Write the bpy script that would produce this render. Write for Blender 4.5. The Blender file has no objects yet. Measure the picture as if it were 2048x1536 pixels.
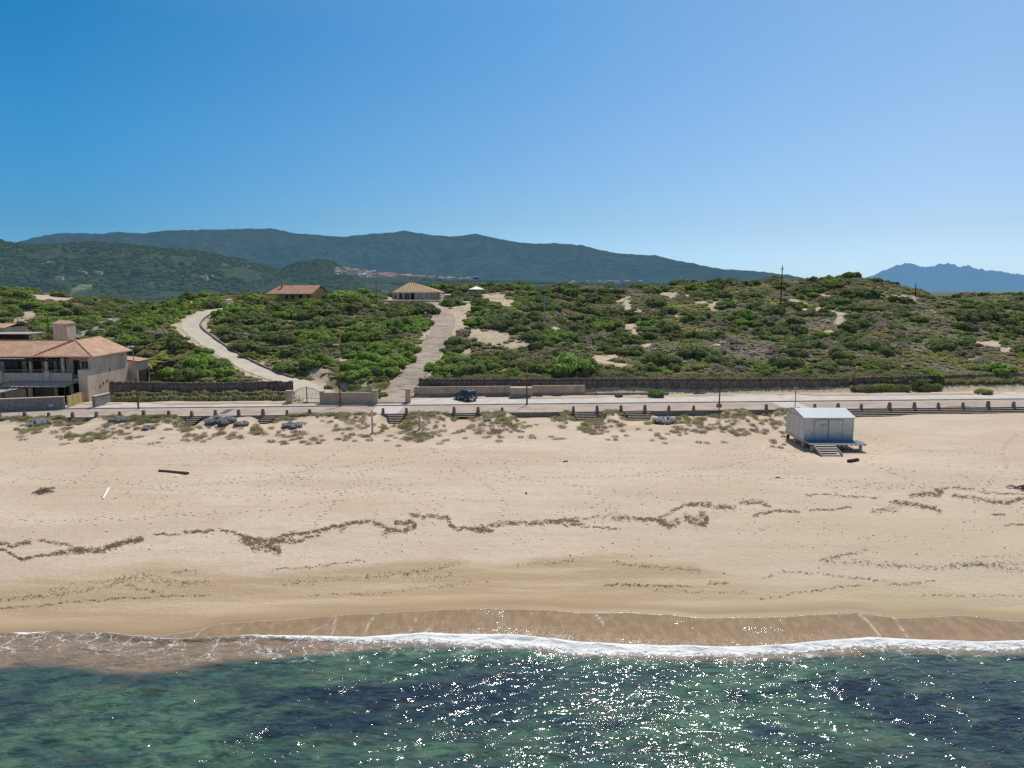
import bpy, bmesh, math, random
import numpy as np
from mathutils import Vector, Matrix
from math import radians as R
random.seed(7); rng = np.random.default_rng(7)
sc = bpy.context.scene
C = sc.collection


# ---- camera model
F, TH, ZC = 1425.0, math.atan(190/1425.0), 20.4
CT, ST = math.cos(TH), math.sin(TH)
def ray(px, py):
    u = (px-1024)/F; v = (py-768)/F
    return u, CT-v*ST, -ST-v*CT
def atY(px, py, Y):
    u, dy, dz = ray(px, py); t = Y/dy
    return (u*t, Y, ZC+dz*t)
def atZ(px, py, z):
    u, dy, dz = ray(px, py); t = (z-ZC)/dz
    return (u*t, dy*t, z)
def proj(X, Y, Z):
    zz = Z-ZC; dep = Y*CT - zz*ST; up = Y*ST + zz*CT
    return 1024+F*X/dep, 768-F*up/dep

cam = bpy.data.cameras.new("camera"); co = bpy.data.objects.new("camera", cam); C.objects.link(co)
cam.sensor_width = 36; cam.lens = 36*F/2048; cam.clip_start = .5; cam.clip_end = 60000
co.location = (0, 0, ZC); co.rotation_euler = (math.pi/2-TH, 0, 0)
sc.camera = co; sc.cycles.use_denoising = False


# ---- world and sun
SUN_EL, SUN_AZ = R(58), R(17)
w = bpy.data.worlds.new("World"); sc.world = w; w.use_nodes = True
nt = w.node_tree; nt.nodes.clear()
sky = nt.nodes.new('ShaderNodeTexSky'); sky.sky_type = 'NISHITA'; sky.sun_disc = False
sky.sun_elevation = SUN_EL; sky.sun_rotation = SUN_AZ; sky.air_density = 1.0; sky.dust_density = .35; sky.ozone_density = 2.2
tc = nt.nodes.new('ShaderNodeTexCoord'); sep = nt.nodes.new('ShaderNodeSeparateXYZ')
nt.links.new(tc.outputs['Generated'], sep.inputs[0])
def wramp(src, stops):
    r = nt.nodes.new('ShaderNodeValToRGB'); nt.links.new(src, r.inputs[0])
    while len(r.color_ramp.elements) < len(stops): r.color_ramp.elements.new(.5)
    for e, (p, c) in zip(r.color_ramp.elements, stops): e.position = p; e.color = (*c, 1)
    return r
def zc(l): return [(p, tuple(v/1.5 for v in c)) for p, c in l]
ZEN = (.75, (1.42, 1.18, .92))
rL = wramp(sep.outputs['Z'], zc([(0, (.22, .58, 1.1)), (.075, (.19, .48, .77)), (.19, (.15, .57, .82)), (.31, (.09, .57, .80)), ZEN]))
rC = wramp(sep.outputs['Z'], zc([(0, (.44, .74, 1.3)), (.09, (.46, .66, .845)), (.21, (.47, .73, .90)), (.34, (.40, .79, .99)), ZEN]))
rR = wramp(sep.outputs['Z'], zc([(0, (.62, .90, 1.46)), (.075, (.69, .79, .99)), (.18, (.82, .91, 1.0)), (.30, (.86, 1.01, 1.05)), ZEN]))
def wmix(f, a, b):
    m = nt.nodes.new('ShaderNodeMix'); m.data_type = 'RGBA'; nt.links.new(f, m.inputs[0]); nt.links.new(a, m.inputs[6]); nt.links.new(b, m.inputs[7]); return m.outputs[2]
def wrange(a, b):
    m = nt.nodes.new('ShaderNodeMapRange'); m.inputs['From Min'].default_value = a; m.inputs['From Max'].default_value = b; nt.links.new(sep.outputs['X'], m.inputs['Value']); return m.outputs[0]
corr = wmix(wrange(0, .52), wmix(wrange(-.52, 0), rL.outputs[0], rC.outputs[0]), rR.outputs[0])
m2 = nt.nodes.new('ShaderNodeMix'); m2.data_type = 'RGBA'; m2.blend_type = 'MULTIPLY'; m2.inputs[0].default_value = 1
nt.links.new(sky.outputs[0], m2.inputs[6]); nt.links.new(corr, m2.inputs[7])
bg = nt.nodes.new('ShaderNodeBackground'); bg.inputs[1].default_value = .165
out = nt.nodes.new('ShaderNodeOutputWorld')
nt.links.new(m2.outputs[2], bg.inputs[0]); nt.links.new(bg.outputs[0], out.inputs[0])
sl = bpy.data.lights.new("sun", 'SUN'); sl.energy = 4.15; sl.angle = R(.53); sl.color = (1, .965, .90)
so = bpy.data.objects.new("sun", sl); C.objects.link(so)
sv = Vector((math.cos(SUN_EL)*math.sin(SUN_AZ), math.cos(SUN_EL)*math.cos(SUN_AZ), math.sin(SUN_EL)))
so.rotation_euler = sv.to_track_quat('Z', 'Y').to_euler(); so.location = (0, 0, 60)
sc.view_settings.view_transform = 'Standard'; sc.view_settings.look = 'None'; sc.view_settings.exposure = 0


# ---- numpy noise
_T = rng.random((256, 256))
def vnoise(x, y):
    xi = np.floor(x).astype(int); yi = np.floor(y).astype(int); fx = x-xi; fy = y-yi
    fx = fx*fx*(3-2*fx); fy = fy*fy*(3-2*fy)
    a = _T[xi % 256, yi % 256]; b = _T[(xi+1) % 256, yi % 256]; c = _T[xi % 256, (yi+1) % 256]; d = _T[(xi+1) % 256, (yi+1) % 256]
    return (a*(1-fx)+b*fx)*(1-fy)+(c*(1-fx)+d*fx)*fy
def fbm(x, y, o=4, g=.5):
    s = 0; a = 1; t = 0
    for k in range(o):
        s = s+a*(vnoise(x*2**k+17.3*k, y*2**k+9.1*k)-.5); t += a; a *= g
    return s/t*2
def ss(a, b, x):
    t = np.clip((x-a)/(b-a), 0, 1); return t*t*(3-2*t)


# ---- terrain
def kerb(X): return 104.9+.0646*X
ROADW = 6.8
def pavw(X): return 3.8+2.4*ss(-19, -17, X)

CP = []
def cp(*l):
    for a in l: CP.append(atY(*a))
cp((1000,740,120),(1200,740,120),(1400,745,121),(1600,740,122),(1800,735,124),(2000,735,126),(2150,735,128),
   (1000,690,140),(1200,690,140),(1400,690,142),(1600,680,145),(1800,680,147),(2000,704,141),(2150,715,140),
   (1000,640,165),(1200,640,170),(1400,640,170),(1600,630,175),(1800,640,172),(1940,655,170),(2080,655,175),
   (950,600,195),(1050,600,195),(1200,602,195),(1400,595,200),(1600,590,205),(1750,588,205),
   (900,580,225),(950,571,225),(1050,577,225),(1200,586,225),(1300,575,225),(1400,571,225),(1500,570,225),(1600,566,225),(1700,557,225),(1740,561,225),(1800,583,225),
   (1880,612,240),(2000,610,260),(2150,610,260),(1900,600,320),(2050,600,330),(2200,600,330),
   (790,790,113),(830,745,120),(862,700,136),(885,660,150),(893,635,163),(880,615,180),(860,604,200),(835,600,212),(800,600,206),(790,604,200),(880,600,212),
   (450,742,120),(600,742,120),(700,742,122),(500,690,135),(620,690,138),(720,690,138),(780,690,136),(480,650,150),(620,640,155),(740,650,150),(800,650,152),
   (480,620,166),(600,610,168),(700,603,172),(740,604,178),(650,592,192),(590,599,182),(700,584,188),(735,587,188),(765,606,192),(770,625,180),
   (540,752,120),(480,725,127),(430,695,134),(395,670,140),(378,655,146),(385,640,152),(410,628,158),(440,620,165),(470,615,172),
   (380,606,200),(430,600,200),(490,597,200),
   (330,690,135),(330,735,122),(300,650,165),(200,656,165),(165,672,152),(100,645,175),(0,645,175),(-100,640,175),(330,622,190),(235,638,187),(240,620,215),(300,612,220),
   (0,584,215),(-80,584,215),(30,581,215),(100,590,215),(160,600,215),(0,600,195),(100,612,190))
for X in (-260, -180, -100, -20, 60, 130):
    CP.append((X, 262, 11.5 if X < -20 else 15)); CP.append((X, 320, 7.5)); CP.append((X, 400, 5.0))
for X in (200, 280): CP.append((X, 420, 10)); 
for X in range(-150, 170, 20):
    if X > -60: CP.append((X, kerb(X)+8.5, 3.6))
    else: CP.append((X, 116, 3.6)); CP.append((X, 124, 4.6))
CP = np.array(CP)
def _k(r2): return np.where(r2 > 0, r2*np.log(r2+1e-12), 0)
S_ = 100.0
P = CP[:, :2]/S_; n = len(P)
K = _k(((P[:, None]-P[None])**2).sum(-1))+np.eye(n)*2e-3
A = np.zeros((n+3, n+3)); A[:n, :n] = K; A[:n, n] = 1; A[:n, n+1:] = P; A[n, :n] = 1; A[n+1:, :n] = P.T
W = np.linalg.solve(A, np.r_[CP[:, 2], 0, 0, 0])
GX0, GX1, GY0, GY1, GS = -340, 340, 96, 470, 1.0
gx = np.arange(GX0, GX1+1, GS); gy = np.arange(GY0, GY1+1, GS)
GXm, GYm = np.meshgrid(gx, gy)
Q = np.c_[GXm.ravel(), GYm.ravel()]/S_
G = np.zeros(len(Q))
for i in range(0, len(Q), 20000):
    q = Q[i:i+20000]
    G[i:i+20000] = _k(((q[:, None]-P[None])**2).sum(-1))@W[:n]+W[n]+q@W[n+1:]
G = G.reshape(GXm.shape)
hs = GYm-kerb(GXm)
G += fbm(GXm/22, GYm/22, 4)*(1.7+.8*ss(-10, 20, GXm))*ss(10, 26, hs)+fbm(GXm/11+50, GYm/11, 3)*.9*ss(10, 22, hs)*ss(-30, 10, GXm)
G = np.clip(G, 3.3, 40)
pl = 5+fbm(GXm/60, GYm/60, 2)*1.0
G = G*(1-ss(340, 440, GYm))+pl*ss(340, 440, GYm)

def dense(poly, step=.8):
    pts = np.array(poly, float); d = np.r_[0, np.cumsum(np.linalg.norm(np.diff(pts[:, :2], axis=0), axis=1))]
    m = max(2, int(d[-1]/step)); t = np.linspace(0, d[-1], m)
    o = np.stack([np.interp(t, d, pts[:, k]) for k in range(pts.shape[1])], 1)
    for _ in range(6):
        o[1:-1] = (o[:-2]+2*o[1:-1]+o[2:])/4
    return o
def catmull(pts, k=8):
    pts = [np.array(p, float) for p in pts]; pts = [2*pts[0]-pts[1]]+pts+[2*pts[-1]-pts[-2]]; o = []
    for i in range(1, len(pts)-2):
        a, b, c, d = pts[i-1:i+3]
        for j in range(k):
            t = j/k; o.append(.5*((2*b)+(-a+c)*t+(2*a-5*b+4*c-d)*t*t+(-a+3*b-3*c+d)*t**3))
    o.append(pts[-2]); return o
PATH1 = dense(catmull([atZ(622,797,3.5),atY(618,782,112.5),atY(600,769,116),atY(540,752,120),atY(480,725,127),atY(430,695,134),atY(396,670,140),atY(380,654,146),atY(388,640,152),atY(412,627,158),atY(440,619.5,165),atY(475,614,172)]))
PATH2 = dense(catmull([atZ(787,806,3.5),atY(800,780,113.5),atY(830,745,120),atY(862,700,136),atY(884,660,150),atY(889,636,163),atY(876,617,180),atY(858,605,196)]))
PATH3 = dense(catmull([atY(120,700,138),atY(165,672,152),atY(200,655,168),atY(240,637,187)]))
PATHS = [(PATH1, 2.6), (PATH2, 2.55), (PATH3, 1.8)]
def near_path(X, Y, pa):
    X = np.asarray(X); Y = np.asarray(Y); lo = pa[:, :2].min(0)-9; hi = pa[:, :2].max(0)+9
    mk = (X > lo[0]) & (X < hi[0]) & (Y > lo[1]) & (Y < hi[1]); D = np.full(X.shape, 99.0); Zz = np.zeros(X.shape)
    if mk.any(): D[mk], Zz[mk] = near_path_(X[mk], Y[mk], pa)
    return D, Zz
def near_path_(X, Y, pa):
    best = np.full(np.shape(X), 1e9); z = np.zeros(np.shape(X))
    for p in pa[::2]:
        d = (X-p[0])**2+(Y-p[1])**2; m = d < best; best = np.where(m, d, best); z = np.where(m, p[2], z)
    return np.sqrt(best), z
def flatten(cx, cy, z, rx, ry, soft):
    global G
    d = np.maximum(np.abs(GXm-cx)-rx, np.abs(GYm-cy)-ry); m = 1-ss(0, soft, d); G = G*(1-m)+z*m
flatten(atY(835,600,214)[0], 214, 17.1, 9.5, 6, 6)
flatten(atY(592,600,180)[0], 180, 17.1, 8, 6, 5)
flatten(-85, 112, 3.45, 24, 10, 4)
flatten(atY(655,778,113)[0], 112.5, 3.55, 4.5, 2.2, 2.0)
for pa, wd in PATHS:
    d, z = near_path(GXm, GYm, pa); m = 1-ss(wd+.6, wd+4, d); G = G*(1-m)+z*m
def gsample(X, Y):
    X = np.asarray(X, float); Y = np.asarray(Y, float)
    fx = np.clip((X-GX0)/GS, 0, len(gx)-1.001); fy = np.clip((Y-GY0)/GS, 0, len(gy)-1.001)
    i = fx.astype(int); j = fy.astype(int); a = fx-i; b = fy-j
    return (G[j, i]*(1-a)+G[j, i+1]*a)*(1-b)+(G[j+1, i]*(1-a)+G[j+1, i+1]*a)*b

def Xpx(px, Y): return (px-1024)/F*Y*1.012
def lineY(pts, z):
    a = np.array([atZ(px, py, z)[:2] for px, py in pts])
    return lambda X: np.interp(X, a[:, 0], a[:, 1])
FOAM = [(-200,1262),(0,1262),(60,1268),(120,1262),(180,1261),(260,1272),(340,1278),(440,1276),(500,1271),(640,1273),(720,1275),(850,1267),(920,1270),(1020,1270),(1100,1277),(1160,1284),(1300,1290),(1460,1293),(1560,1290),(1650,1281),(1740,1275),(1850,1280),(1960,1284),(2048,1281),(2250,1282)]
SWASH = [(-200,1258),(0,1259),(100,1256),(180,1257),(260,1262),(330,1260),(400,1252),(440,1241),(560,1236),(700,1228),(800,1221),(900,1219),(1024,1217),(1100,1219),(1170,1225),(1250,1223),(1340,1226),(1410,1233),(1500,1231),(1600,1229),(1710,1224),(1800,1233),(1920,1229),(2048,1238),(2250,1238)]
DAMP = [(-200,1155),(0,1150),(120,1142),(230,1128),(330,1118),(420,1128),(520,1135),(620,1130),(700,1120),(800,1114),(900,1112),(1024,1120),(1100,1112),(1200,1102),(1320,1108),(1420,1128),(1480,1145),(1600,1155),(1750,1150),(1830,1150),(1930,1170),(2048,1175),(2250,1180)]
foamY = lineY(FOAM, .02); swashY0 = lineY(SWASH, .35); dampY = lineY(DAMP, 1.05)
def swashY(X): return swashY0(X)+fbm(X/1.7, X*0+3, 3)*.12

STEPS = [(150,178,3,'leftmost'),(378,407,6,''),(524,553,4,''),(776,810,5,''),(908,950,2,''),(1147,1196,5,''),(1250,1302,5,'')]
def edgeX(px): return atZ(px, 826-(px-1024)*.009, 3.3)[0]
STEPX = [(edgeX(a), edgeX(b), n_) for a, b, n_, _ in STEPS]
RSX0 = edgeX(1690)
LOWSAND = [(1030,1120),(905,955),(1310,1440),(1500,1545)]

def beach(X, Y):
    z = np.interp(Y, [-400, 20, 30, 36, 38.8, 42.5, 46, 50, 56, 62, 75, 88, 96, 110], [-8, -3, -1.6, -.5, -.05, .33, .62, .98, 1.35, 1.55, 2.0, 2.25, 2.5, 2.6])
    s = Y-kerb(X); q = -ROADW-s
    amp = .55+.35*fbm(X/9, X*0+5, 2)
    mound = ss(11, 2.5, q)*amp*ss(34, 80, Y)+.45*ss(3.0, .2, q)
    hum = (fbm(X/3.1, Y/3.1, 3)*.28+.05)*ss(13, 6, q)
    low = np.zeros(np.shape(X))
    for a, b in LOWSAND: low = np.maximum(low, ss(edgeX(a)-1.5, edgeX(a)+.5, X)*ss(edgeX(b)+1.5, edgeX(b)-.5, X))
    low = np.maximum(low, ss(RSX0-6, RSX0+1, X))
    zz = z+(mound+hum)*(1-low*.9)
    for a, b, k in STEPX:
        m = ss(a-1.6, a-.1, X)*ss(b+1.6, b+.1, X)
        cut = 3.22-.17*np.minimum(q/.42+1, k+.3)
        zz = np.where(q < 8, zz*(1-m*ss(8, 5, q))+np.minimum(zz, np.maximum(cut, 2.35))*m*ss(8, 5, q), zz)
    m = ss(RSX0-1, RSX0+1, X)
    nst = 5-2.3*ss(RSX0, RSX0+12, X)
    zz = np.where(q < 3.4, zz*(1-m)+m*np.maximum(2.48, 3.2-.18*nst-.02*q), zz)
    hm = ss(1.6, .75, np.sqrt(((X-37.3)/6.5)**2+((Y-83.2)/7)**2)); zz = zz*(1-hm)+1.74*hm
    zz = zz+fbm(X/14, Y/5, 3)*.10*ss(46, 60, Y)*(1-hm)+fbm(X/.9, Y/.9, 3)*.03*ss(60, 70, Y)
    return zz
def terrain(X, Y):
    X = np.asarray(X, float); Y = np.asarray(Y, float)
    s = Y-kerb(X); g = gsample(X, Y); pv = pavw(X)
    drift = np.clip(fbm(X/5.0, X*0+1, 3), 0, 1)
    t = ss(pv-.2, pv+3.2, s)
    d1 = fbm(X/4.5+31, s/1.2, 3)*ss(-4.6, -6.6, s)*.9+fbm(X/5.5+77, s/1.6, 3)*ss(pv-2.6, pv, s)*1.7
    z = np.where(s < -ROADW, np.minimum(beach(X, Y), 3.32), np.where(s < pv, 3.2+np.clip(d1, 0, .34)*1.0+.14*ss(0, .1, d1)*(s > 0), (3.42+.35*drift*ss(pv, pv+.8, s))*(1-t)+np.maximum(g, 3.4)*t))
    return z
def hit(px, py, y0=60, y1=400):
    Y = np.arange(y0, y1, .25); u, dy, dz = ray(px, py); t = Y/dy
    T = terrain(u*t, Y); m = T >= ZC+dz*t
    i = int(np.argmax(m)) if m.any() else len(Y)-1
    return float(u*t[i]), float(Y[i]), float(T[i])

SAND = [(985,675,36,14),(962,672,26,13),(1028,690,20,9),(803,645,22,4),(917,636,16,26),(930,615,18,14),(905,668,10,14),(1200,718,44,9),(1240,730,14,5),(1258,655,17,8),(1266,667,10,7),(1254,610,9,13),(1275,622,6,6),
 (1108,660,16,6),(1045,683,8,6),(1340,590,18,7),(1430,612,14,9),(1405,605,14,3),(1332,653,8,2),(1388,664,10,4),(1680,640,11,15),(1662,625,22,6),(1640,618,14,5),(1655,664,12,5),(1650,590,14,3),(1978,688,38,7),(2020,700,34,7),
 (1828,598,12,4),(1860,622,12,4),(1805,592,16,3),(1590,604,14,8),(1605,612,9,6),(640,742,22,6),(690,716,14,7),(694,724,12,5),(545,636,20,4),(580,641,14,3),(600,645,18,3),(410,660,10,9),(424,675,9,6),(452,600,18,3),(472,608,22,4),
 (382,605,10,2.4),(52,620,10,17),(60,628,16,7),(38,642,16,6),(88,596,32,7),(130,599,20,4),(300,632,8,2.4),(985,597,26,12),(1005,606,26,9),(962,586,16,5),(1052,690,16,6),(650,757,24,6),(720,772,30,7),(690,765,22,5),(855,745,10,16),(815,770,10,10),
 (1062,742,10,4),(1380,592,10,4),(1520,598,12,4),(1745,600,14,4),(1240,600,8,6),(1290,690,12,4),(1585,660,14,4),(1440,690,10,3),(1130,585,8,3),(1612,622,16,5),(1700,668,10,4),(935,700,8,8),(560,690,7,3),(470,655,8,4),(700,655,10,3),(580,720,8,3),(1480,625,9,3),(1350,630,7,3),(870,720,8,10),(498,640,8,4),(1100,575,5,2),(862,590,60,5),(800,606,50,5),(780,598,12,9),(1480,655,7,2),(1560,742,10,2)]
def sandmask(px, py, jx=0, jy=0):
    m = np.full(np.shape(px), 9.0)
    for a, b, c, d in SAND: m = np.minimum(m, np.sqrt(((px-a)/c)**2+((py-b)/d)**2))
    return m

def mesh_np(name, V, Fc):
    me = bpy.data.meshes.new(name); V = np.asarray(V, np.float32); Fc = np.asarray(Fc, np.int32); k = Fc.shape[1]
    me.vertices.add(len(V)); me.vertices.foreach_set('co', V.ravel())
    me.loops.add(Fc.size); me.loops.foreach_set('vertex_index', Fc.ravel())
    me.polygons.add(len(Fc)); me.polygons.foreach_set('loop_start', np.arange(len(Fc), dtype=np.int32)*k)
    me.update(calc_edges=True); return me
def grid_faces(r, c):
    i = np.arange(r-1)[:, None]*c+np.arange(c-1)[None]
    return np.stack([i, i+1, i+c+1, i+c], -1).reshape(-1, 4)
def fattr(me, name, a):
    at = me.attributes.new(name, 'FLOAT', 'POINT'); at.data.foreach_set('value', np.asarray(a, np.float32).ravel())
def link(name, me, m=None, parent=None, smooth=False):
    o = bpy.data.objects.new(name, me); C.objects.link(o)
    if m: 
        for x in (m if isinstance(m, (list, tuple)) else [m]): me.materials.append(x)
    if parent: o.parent = parent
    if smooth: me.polygons.foreach_set('use_smooth', [True]*len(me.polygons))
    return o
def tag(o, label=None, cat=None, group=None, kind=None):
    if label: o['label'] = label
    if cat: o['category'] = cat
    if group: o['group'] = group
    if kind: o['kind'] = kind
    return o
def empty(name, loc, rz=0, label=None, cat=None, group=None):
    o = bpy.data.objects.new(name, None); C.objects.link(o); o.location = loc; o.rotation_euler = (0, 0, rz); o.empty_display_size = .2
    return tag(o, label, cat, group)
def copy_tree(o, parent=None):
    c = o.copy(); C.objects.link(c); c.parent = parent
    for ch in list(o.children): copy_tree(ch, c)
    return c


# ---- materials
class NB:
    def __init__(s, name, disp=False):
        s.m = bpy.data.materials.new(name); s.m.use_nodes = True; s.t = s.m.node_tree; s.t.nodes.clear()
        s.out = s.t.nodes.new('ShaderNodeOutputMaterial'); s.b = s.t.nodes.new('ShaderNodeBsdfPrincipled')
        s.t.links.new(s.b.outputs[0], s.out.inputs[0]); s.co = s.t.nodes.new('ShaderNodeNewGeometry').outputs['Position']; s.bump_in = None
    def N(s, ty, **k):
        n_ = s.t.nodes.new(ty)
        for a, v in k.items(): setattr(n_, a, v)
        return n_
    def set(s, sock, v):
        if hasattr(v, 'is_output') or isinstance(v, bpy.types.NodeSocket): s.t.links.new(v, sock)
        else:
            if isinstance(v, tuple) and len(v) == 3 and sock.type == 'RGBA': v = (*v, 1)
            sock.default_value = v
    def map(s, sx=1, sy=1, sz=1, co=None):
        n_ = s.N('ShaderNodeVectorMath', operation='MULTIPLY'); s.set(n_.inputs[0], co or s.co); n_.inputs[1].default_value = (sx, sy, sz); return n_.outputs[0]
    def noise(s, scale, det=4, rough=.55, co=None, dist=0):
        n_ = s.N('ShaderNodeTexNoise'); s.set(n_.inputs['Vector'], co or s.co); n_.inputs['Scale'].default_value = scale; n_.inputs['Detail'].default_value = det
        n_.inputs['Roughness'].default_value = rough; n_.inputs['Distortion'].default_value = dist; return n_.outputs['Fac']
    def voro(s, scale, co=None, feat='F1', out='Distance'):
        n_ = s.N('ShaderNodeTexVoronoi', feature=feat); s.set(n_.inputs['Vector'], co or s.co); n_.inputs['Scale'].default_value = scale; return n_.outputs[out]
    def math(s, op, a, b=0.0, c=None, clamp=False):
        n_ = s.N('ShaderNodeMath', operation=op, use_clamp=clamp); s.set(n_.inputs[0], a); s.set(n_.inputs[1], b)
        if c is not None: s.set(n_.inputs[2], c)
        return n_.outputs[0]
    def rng(s, v, a, b, c=0.0, d=1.0, smooth=True):
        n_ = s.N('ShaderNodeMapRange', interpolation_type='SMOOTHSTEP' if smooth else 'LINEAR'); s.set(n_.inputs['Value'], v)
        n_.inputs['From Min'].default_value = a; n_.inputs['From Max'].default_value = b; n_.inputs['To Min'].default_value = c; n_.inputs['To Max'].default_value = d
        return n_.outputs[0]
    def mix(s, f, a, b, mode='MIX'):
        n_ = s.N('ShaderNodeMix', data_type='RGBA', blend_type=mode); s.set(n_.inputs[0], f); s.set(n_.inputs[6], a); s.set(n_.inputs[7], b); return n_.outputs[2]
    def attr(s, name):
        return s.N('ShaderNodeAttribute', attribute_name=name).outputs['Fac']
    def bump(s, h, dist=.05, st=1.0):
        n_ = s.N('ShaderNodeBump'); s.set(n_.inputs['Height'], h); n_.inputs['Distance'].default_value = dist; s.set(n_.inputs['Strength'], st)
        if s.bump_in: s.t.links.new(s.bump_in, n_.inputs['Normal'])
        s.bump_in = n_.outputs[0]; s.t.links.new(n_.outputs[0], s.b.inputs['Normal'])
    def fin(s, base, rough=.9, spec=.3, metal=0.0):
        s.set(s.b.inputs['Base Color'], base); s.set(s.b.inputs['Roughness'], rough); s.b.inputs['Specular IOR Level'].default_value = spec; s.b.inputs['Metallic'].default_value = metal
        return s.m
def simple(name, c, rough=.8, var=.25, scale=1.5, bump=0, bscale=20, spec=.3, metal=0.0, streak=None):
    b = NB(name); n1 = b.noise(scale, 5, .6); f = b.rng(n1, .3, .7, 1-var, 1+var)
    col = b.mix(1.0, c, b.N('ShaderNodeCombineColor').outputs[0], 'MULTIPLY')
    cc = col.node.inputs[7].links[0].from_node
    for i in range(3): b.set(cc.inputs[i], f)
    if streak:
        st = b.noise(streak[0], 4, .6, co=b.map(1, 1, .15)); col = b.mix(b.rng(st, .5, .75, 0, streak[2]), col, streak[1])
    if bump: b.bump(b.noise(bscale, 3), bump)
    return b.fin(col, rough, spec, metal)
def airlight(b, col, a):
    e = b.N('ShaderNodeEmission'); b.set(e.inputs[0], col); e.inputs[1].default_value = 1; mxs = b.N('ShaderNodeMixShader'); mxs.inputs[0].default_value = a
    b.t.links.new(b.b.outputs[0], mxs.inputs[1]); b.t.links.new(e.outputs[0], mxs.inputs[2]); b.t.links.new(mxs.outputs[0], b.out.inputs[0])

def m_ground():
    b = NB("ground")
    n1 = b.noise(.12, 5, .6, co=b.map(.5, 1.6, 1)); n2 = b.noise(1.1, 5, .6)
    dry = b.mix(b.rng(n1, .35, .65), (.505, .392, .288), (.575, .460, .350))
    dry = b.mix(b.rng(n2, .4, .72, 0, .35), dry, (.42, .325, .235))
    # footprints and scuffs
    cl = b.rng(b.noise(.22, 3, .6), .42, .62)
    fp = b.rng(b.noise(3.3, 3, .7, co=b.map(.8, 1.5, 1)), .60, .74)
    fpm = b.math('MULTIPLY', fp, cl)
    dry = b.mix(b.math('MULTIPLY', fpm, .5), dry, (.25, .185, .12)); trk = b.rng(b.noise(.8, 4, .7, co=b.map(.07, 1.1, 1), dist=.4), .54, .66); dry = b.mix(b.math('MULTIPLY', trk, .28), dry, (.36, .275, .18))
    # damp sand
    dm = b.attr('damp'); wob = b.noise(.25, 4, .6, co=b.map(.35, 1.4, 1))
    dmn = b.math('ADD', dm, b.math('MULTIPLY', b.math('SUBTRACT', wob, .5), 1.6))
    band = b.noise(.5, 5, .65, co=b.map(.16, 1.5, 1))
    dcol = b.mix(b.rng(band, .38, .66), (.395, .285, .18), (.50, .38, .25))
    col = b.mix(b.rng(dmn, -.4, 1.0), dry, dcol)
    rsh = b.attr('east')
    col = b.mix(b.math('MULTIPLY', b.rng(rsh, 0, 1), .5), col, (.46, .395, .27))
    wt = b.attr('wet')
    col = b.mix(b.rng(wt, -1.9, .1), col, (.31, .21, .112))
    # undergrowth on the dunes
    vg = b.attr('veg'); un = b.noise(.35, 5, .65)
    ug = b.mix(b.rng(un, .35, .65), (.11, .11, .05), (.30, .235, .15))
    ug = b.mix(b.rng(b.noise(1.4, 4, .7), .5, .7, 0, .7), ug, (.10, .14, .03))
    dsand = b.mix(b.rng(b.noise(1.1, 5, .7), .4, .65), (.50, .40, .28), (.30, .235, .16))
    isd = b.attr('dune')
    col = b.mix(isd, col, dsand)
    vgn = b.math('ADD', vg, b.math('MULTIPLY', b.math('SUBTRACT', b.noise(.9, 6, .75), .5), 2.2))
    col = b.mix(b.rng(vgn, .35, .65), col, ug)
    # far plain
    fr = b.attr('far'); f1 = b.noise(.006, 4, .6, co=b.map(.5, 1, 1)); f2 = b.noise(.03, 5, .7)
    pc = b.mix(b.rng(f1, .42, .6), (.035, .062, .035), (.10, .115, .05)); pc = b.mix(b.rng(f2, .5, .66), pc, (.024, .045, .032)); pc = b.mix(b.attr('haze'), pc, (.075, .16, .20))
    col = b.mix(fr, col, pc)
    h = b.math('MULTIPLY', b.noise(2.6, 5, .7), 1.0); b.bump(h, .13, b.math('SUBTRACT', 1.0, b.rng(wt, -2.5, -.5), clamp=True)); b.bump(b.noise(14, 2), .012)
    rough = b.rng(wt, -.8, .0, .95, .35)
    return b.fin(col, rough, .3)
M = {}
M['ground'] = m_ground()
M['road'] = simple('road', (.36, .285, .235), .9, .16, .35, .004, 60, streak=(1.2, (.27, .22, .19), .5))
M['pavement'] = simple('pavement', (.48, .425, .375), .85, .13, .7, .004, 30)
M['kerb'] = simple('kerb', (.36, .32, .29), .9, .2, 2, .01)
M['concrete'] = simple('concrete', (.36, .31, .26), .9, .16, 1.2, .012, streak=(3, (.2, .17, .14), .5))
M['old_concrete'] = simple('old_concrete', (.22, .18, .155), .9, .25, 2.5, .02)
M['whitepaint'] = simple('white_paint', (.62, .60, .57), .8, .2, 3)
M['plaster'] = simple('beige_plaster', (.50, .37, .265), .9, .13, .8, .008, 25, streak=(1.5, (.28, .2, .14), .5))
M['plinth'] = simple('plinth', (.27, .23, .20), .9, .2, 1.5, .01)
M['rust'] = simple('rusty_steel', (.14, .06, .03), .7, .4, 5)
M['steel'] = simple('pale_steel', (.42, .38, .33), .55, .2, 3)
M['lampwhite'] = simple('lamp_white', (.75, .75, .74), .4, .05)
M['wood'] = simple('grey_wood', (.10, .08, .065), .85, .35, 4, .01)
M['darkwood'] = simple('dark_wood', (.045, .025, .018), .8, .3, 4)
M['driftwood'] = simple('driftwood', (.13, .095, .07), .9, .35, 6, .02)
M['black'] = simple('black_rubber', (.012, .012, .013), .8, .2)
M['seaweed'] = simple('seaweed', (.20, .135, .08), .95, .5, 6)
M['debris'] = simple('debris', (.16, .12, .085), .95, .5, 3)
M['dark_glass'] = simple('dark_glass', (.02, .026, .03), .12, .2, 2, spec=.6)
M['teal_glass'] = simple('teal_glass', (.05, .13, .15), .15, .3, 1, spec=.6)
M['interior'] = simple('interior_shade', (.05, .035, .03), .9, .3, 1)
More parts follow.
